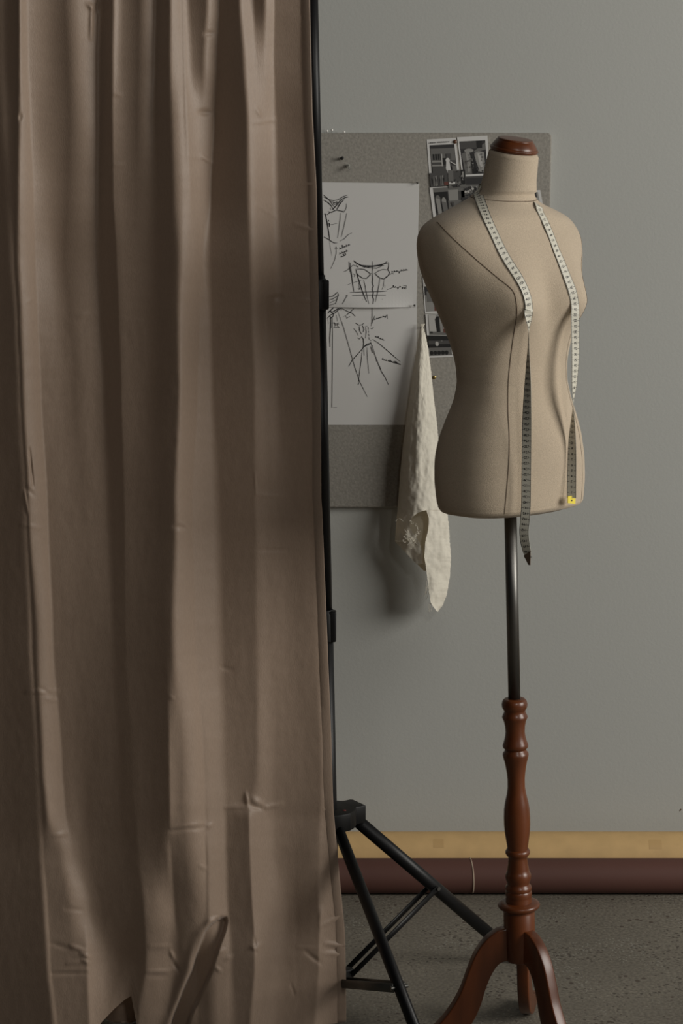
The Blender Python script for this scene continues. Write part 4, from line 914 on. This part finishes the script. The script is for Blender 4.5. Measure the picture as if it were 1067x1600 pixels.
# creases: x0,y0,x1,y1,width px,amp m (positive = ridge), mode 's' = one-sided step that fades below
CR = [(395,192,430,187,2.2,.0012,'r'),(400,168,408,183,3,.0014,'r'),(312,176,329,176,4,-.0035,'r'),(320,53,333,52,3.5,-.0025,'r'),(315,244,331,254,2.5,.0022,'r'),(400,320,430,339,2.2,.0010,'r'),(293,243,318,248,3,.0006,'r'),
      (137,6,146,14,3.5,.003,'r'),(143,10,142,60,3,.0025,'r'),(152,4,150,18,3,-.003,'r'),(175,146,190,148,2.5,.0014,'r'),(176,258,194,257,2.5,.0010,'r'),(33,180,31,186,3,-.003,'r'),
      (460,350,494,360,2.0,.0012,'r'),(470,288,494,287,1.6,.0006,'r'),(420,466,440,464,3,-.0022,'r'),(418,462,430,458,3,.0016,'r'),(465,470,502,468,2,.0008,'r'),
      (43,472,54,466,2.2,.0010,'r'),(122,496,136,490,2.4,.0010,'r'),(46,702,52,760,1.8,-.003,'r'),(38,768,43,800,2,.002,'r'),(40,762,55,775,2.4,-.0014,'r'),(295,622,305,624,2.5,.0014,'r'),
      (398,738,400,772,1.8,.0010,'r'),(400,773,440,776,1.8,.0008,'r'),(400,858,450,859,1.6,-.0012,'r'),(272,823,298,824,3,-.0022,'r'),(285,818,296,826,2.5,.002,'r'),(32,819,66,826,2,.0010,'r'),
      (345,1043,362,1046,2.4,-.0014,'r'),(42,1081,90,1080,2.6,.0020,'r'),(62,1076,80,1083,2.5,-.0022,'r'),(72,1092,88,1094,2.4,.0016,'r'),(264,1089,272,1091,2,.0014,'r'),
      (266,1298,322,1292,2.6,-.0026,'r'),(266,1294,320,1288,3.5,.0018,'r'),(320,1294,332,1288,2.2,.0022,'r'),(352,1262,392,1260,2.6,.0024,'r'),(384,1240,387,1258,3,.0026,'r'),(390,1259,412,1263,2.8,-.0036,'r'),(410,1263,440,1256,2.6,.0024,'r'),(393,1248,408,1257,5,.0030,'r'),
      (84,1306,104,1302,2.4,.0020,'r'),(312,1353,322,1357,2.4,.0016,'r'),(500,1266,522,1262,2,.0008,'r'),
      (103,1420,128,1422,3,-.0016,'r'),(110,1478,134,1486,2.4,.0026,'r'),(80,1474,108,1482,3,-.0016,'r'),(126,1490,140,1496,2.6,.0028,'r'),(128,1500,140,1506,2.6,.0026,'r'),(105,1506,126,1502,2.6,.0018,'r'),(82,1522,136,1521,2.4,-.0026,'r'),(82,1518,136,1517,3,.0012,'r'),
      (393,1480,404,1484,2.8,.0030,'r'),(400,1478,410,1476,2.4,.0020,'r'),(398,1466,400,1486,2.2,-.002,'r'),(228,1519,270,1518,2.6,.0020,'r'),(234,1480,266,1478,3,.0014,'r'),(266,1486,272,1500,3,.0026,'r'),(270,1506,282,1524,2.6,-.0022,'r'),(232,1526,262,1526,2.8,-.0012,'r'),
      (478,1488,502,1506,3,-.0022,'r'),(464,1480,498,1482,2,.0010,'r'),(500,1448,534,1430,2.6,.0018,'r'),(508,1474,540,1479,2.6,.0026,'r'),(510,1482,540,1484,3,-.0020,'r'),(504,1490,538,1492,2.6,.0014,'r'),(500,1440,503,1420,2.4,.0014,'r'),(455,1540,460,1556,2.4,-.001,'r'),
      (338,1490,350,1484,2.6,.002,'r'),(352,1500,362,1494,2.6,.0022,'r'),(336,1512,345,1518,2.6,.0022,'r')]
# cuff: a lapping fold near the hem, ridge polyline with a drop on its right/lower side
CL = [(1431, 352), (1434, 342), (1437, 337), (1446, 326), (1456, 318), (1474, 311), (1496, 304), (1520, 298), (1545, 288), (1575, 278), (1600, 268), (1620, 262)]
CRR = [(1431, 357), (1445, 356), (1458, 353), (1475, 346), (1500, 338), (1520, 332), (1550, 318), (1580, 306), (1600, 300), (1620, 296)]
bm = bmesh.new(); g = []
nxs = len(xs_rows[0])
for j in range(NYC+1):
    y = y_rows[j]; row = []
    near = [c_ for c_ in CR if min(c_[1], c_[3])-14 < y < max(c_[1], c_[3])+14]
    for i in range(nxs):
        x = xs_rows[j][i]; h = heights[j][i]
        for (x0, y0, x1, y1, w_, am, md) in near:
            if x < min(x0, x1)-14 or x > max(x0, x1)+14: continue
            d_, t_, sg = seg_d(x, y, x0, y0, x1, y1)
            h += 1.5*am*exp(-(d_/w_)**2)*(.45+.55*sin(pi*min(1, max(0, t_))))
        if y > 1405 and 240 < x < 375:
            xl_ = interp(CL, y); xr_ = interp(CRR, y)
            st = lambda q: min(1, max(0, q))**2*(3-2*min(1, max(0, q)))
            open_ = st((y-1431)/7)*st((xr_-xl_)/10)
            ins = st((x-xl_)/3.5)*st((xr_-x)/7)
            h += open_*(-.022*ins+.006*exp(-((x-xl_+4)/9)**2)*(1 if x < xl_+2 else exp(-((x-xl_)/3)**2)))
        if y > 500 and x > -60: h += .0007*noise.noise(Vector((x*.03, y*.012, 3)))+.0003*noise.noise(Vector((x*.1, y*.05, 8)))
        if x > 30: h += .0004*noise.noise(Vector((x*.02, y*.06, 5)))
        # hem strip down the right edge
        ed = xs_rows[j][-1]
        yp = y
        hm = interp(HEM, x)
        if y > 1480: yp = 1480+(y-1480)*(hm-1480)/140
        Yd = YC-h
        if y < -60: Yd += (YP-.020-YC+0)*min(1, (-60-y)/50)*.75
        row.append(bm.verts.new(P(x, yp, Yd)))
    g.append(row)
for j in range(NYC):
    for i in range(nxs-1): bm.faces.new((g[j][i], g[j+1][i], g[j+1][i+1], g[j][i+1]))
# keep the cloth above the floor
for v in bm.verts:
    if v.co.z < .002: v.co.z = .002
ct = thing('curtain', 'long beige sateen curtain in vertical folds hanging to the floor', 'curtain', (-.6, YC, 0))
obj('cloth', bm, M_curtain, ct)
bm = bmesh.new(); g2 = []
for j in range(0, NYC+1, 2):
    y = y_rows[j]; ed = xs_rows[j][-1]; h = heights[j][-1]; row = []
    for dx, dy in ((-13.5, .0016), (-12.5, -.0022), (-1, -.0024), (.6, -.0010), (.6, .0012), (-1, .0032), (-12, .0036)):
        yp = y if y <= 1480 else 1480+(y-1480)*(1617-1480)/140
        # follow the local cloth height
        idx = max(0, min(nxs-1, int(nl+(ed+dx+60)/(ed+60)*NXC))); hh = heights[j][idx]
        Yd = YC-hh+dy*.35
        if y < -60: Yd += (YP-.020-YC)*min(1, (-60-y)/50)*.75
        row.append(bm.verts.new(P(ed+dx, yp, Yd)))
    g2.append(row)
for a_, b_ in zip(g2, g2[1:]):
    for i in range(6): bm.faces.new((a_[i], b_[i], b_[i+1], a_[i+1]))
for v in bm.verts:
    if v.co.z < .002: v.co.z = .002
obj('side_hem', bm, M_curtain, ct)
# rod pocket
bm = bmesh.new(); gg = []
for i in range(0, 161):
    x = -1.72+(P(480, -110, YC).x+1.72)*i/160; row = []
    for k in range(15):
        a_ = R(-70)+R(320)*k/14; r_ = .0165+.0015*sin(x*60)
        row.append(bm.verts.new((x, YP-r_*sin(a_+pi/2)*1.0, zbar+r_*cos(a_+pi/2)*-1)))
    gg.append(row)
for a_, b_ in zip(gg, gg[1:]):
    for k in range(14): bm.faces.new((a_[k], b_[k], b_[k+1], a_[k+1]))
obj('rod_pocket', bm, M_curtain, ct)

# the turned-back cloth seen inside the lifted hem
bm = bmesh.new(); gg = []
for j in range(13):
    y = 1535+80*j/12; row = []
    for i in range(25):
        x = 150+150*i/24; p = P(x, y, YC+.045+.010*sin(x*.09)-.004*sin(x*.23+y*.03)); p.z = max(.002, p.z); row.append(bm.verts.new(p))
    gg.append(row)
for a_, b_ in zip(gg, gg[1:]):
    for i in range(24): bm.faces.new((a_[i], b_[i], b_[i+1], a_[i+1]))
obj('turned_hem', bm, M_curtain, ct)
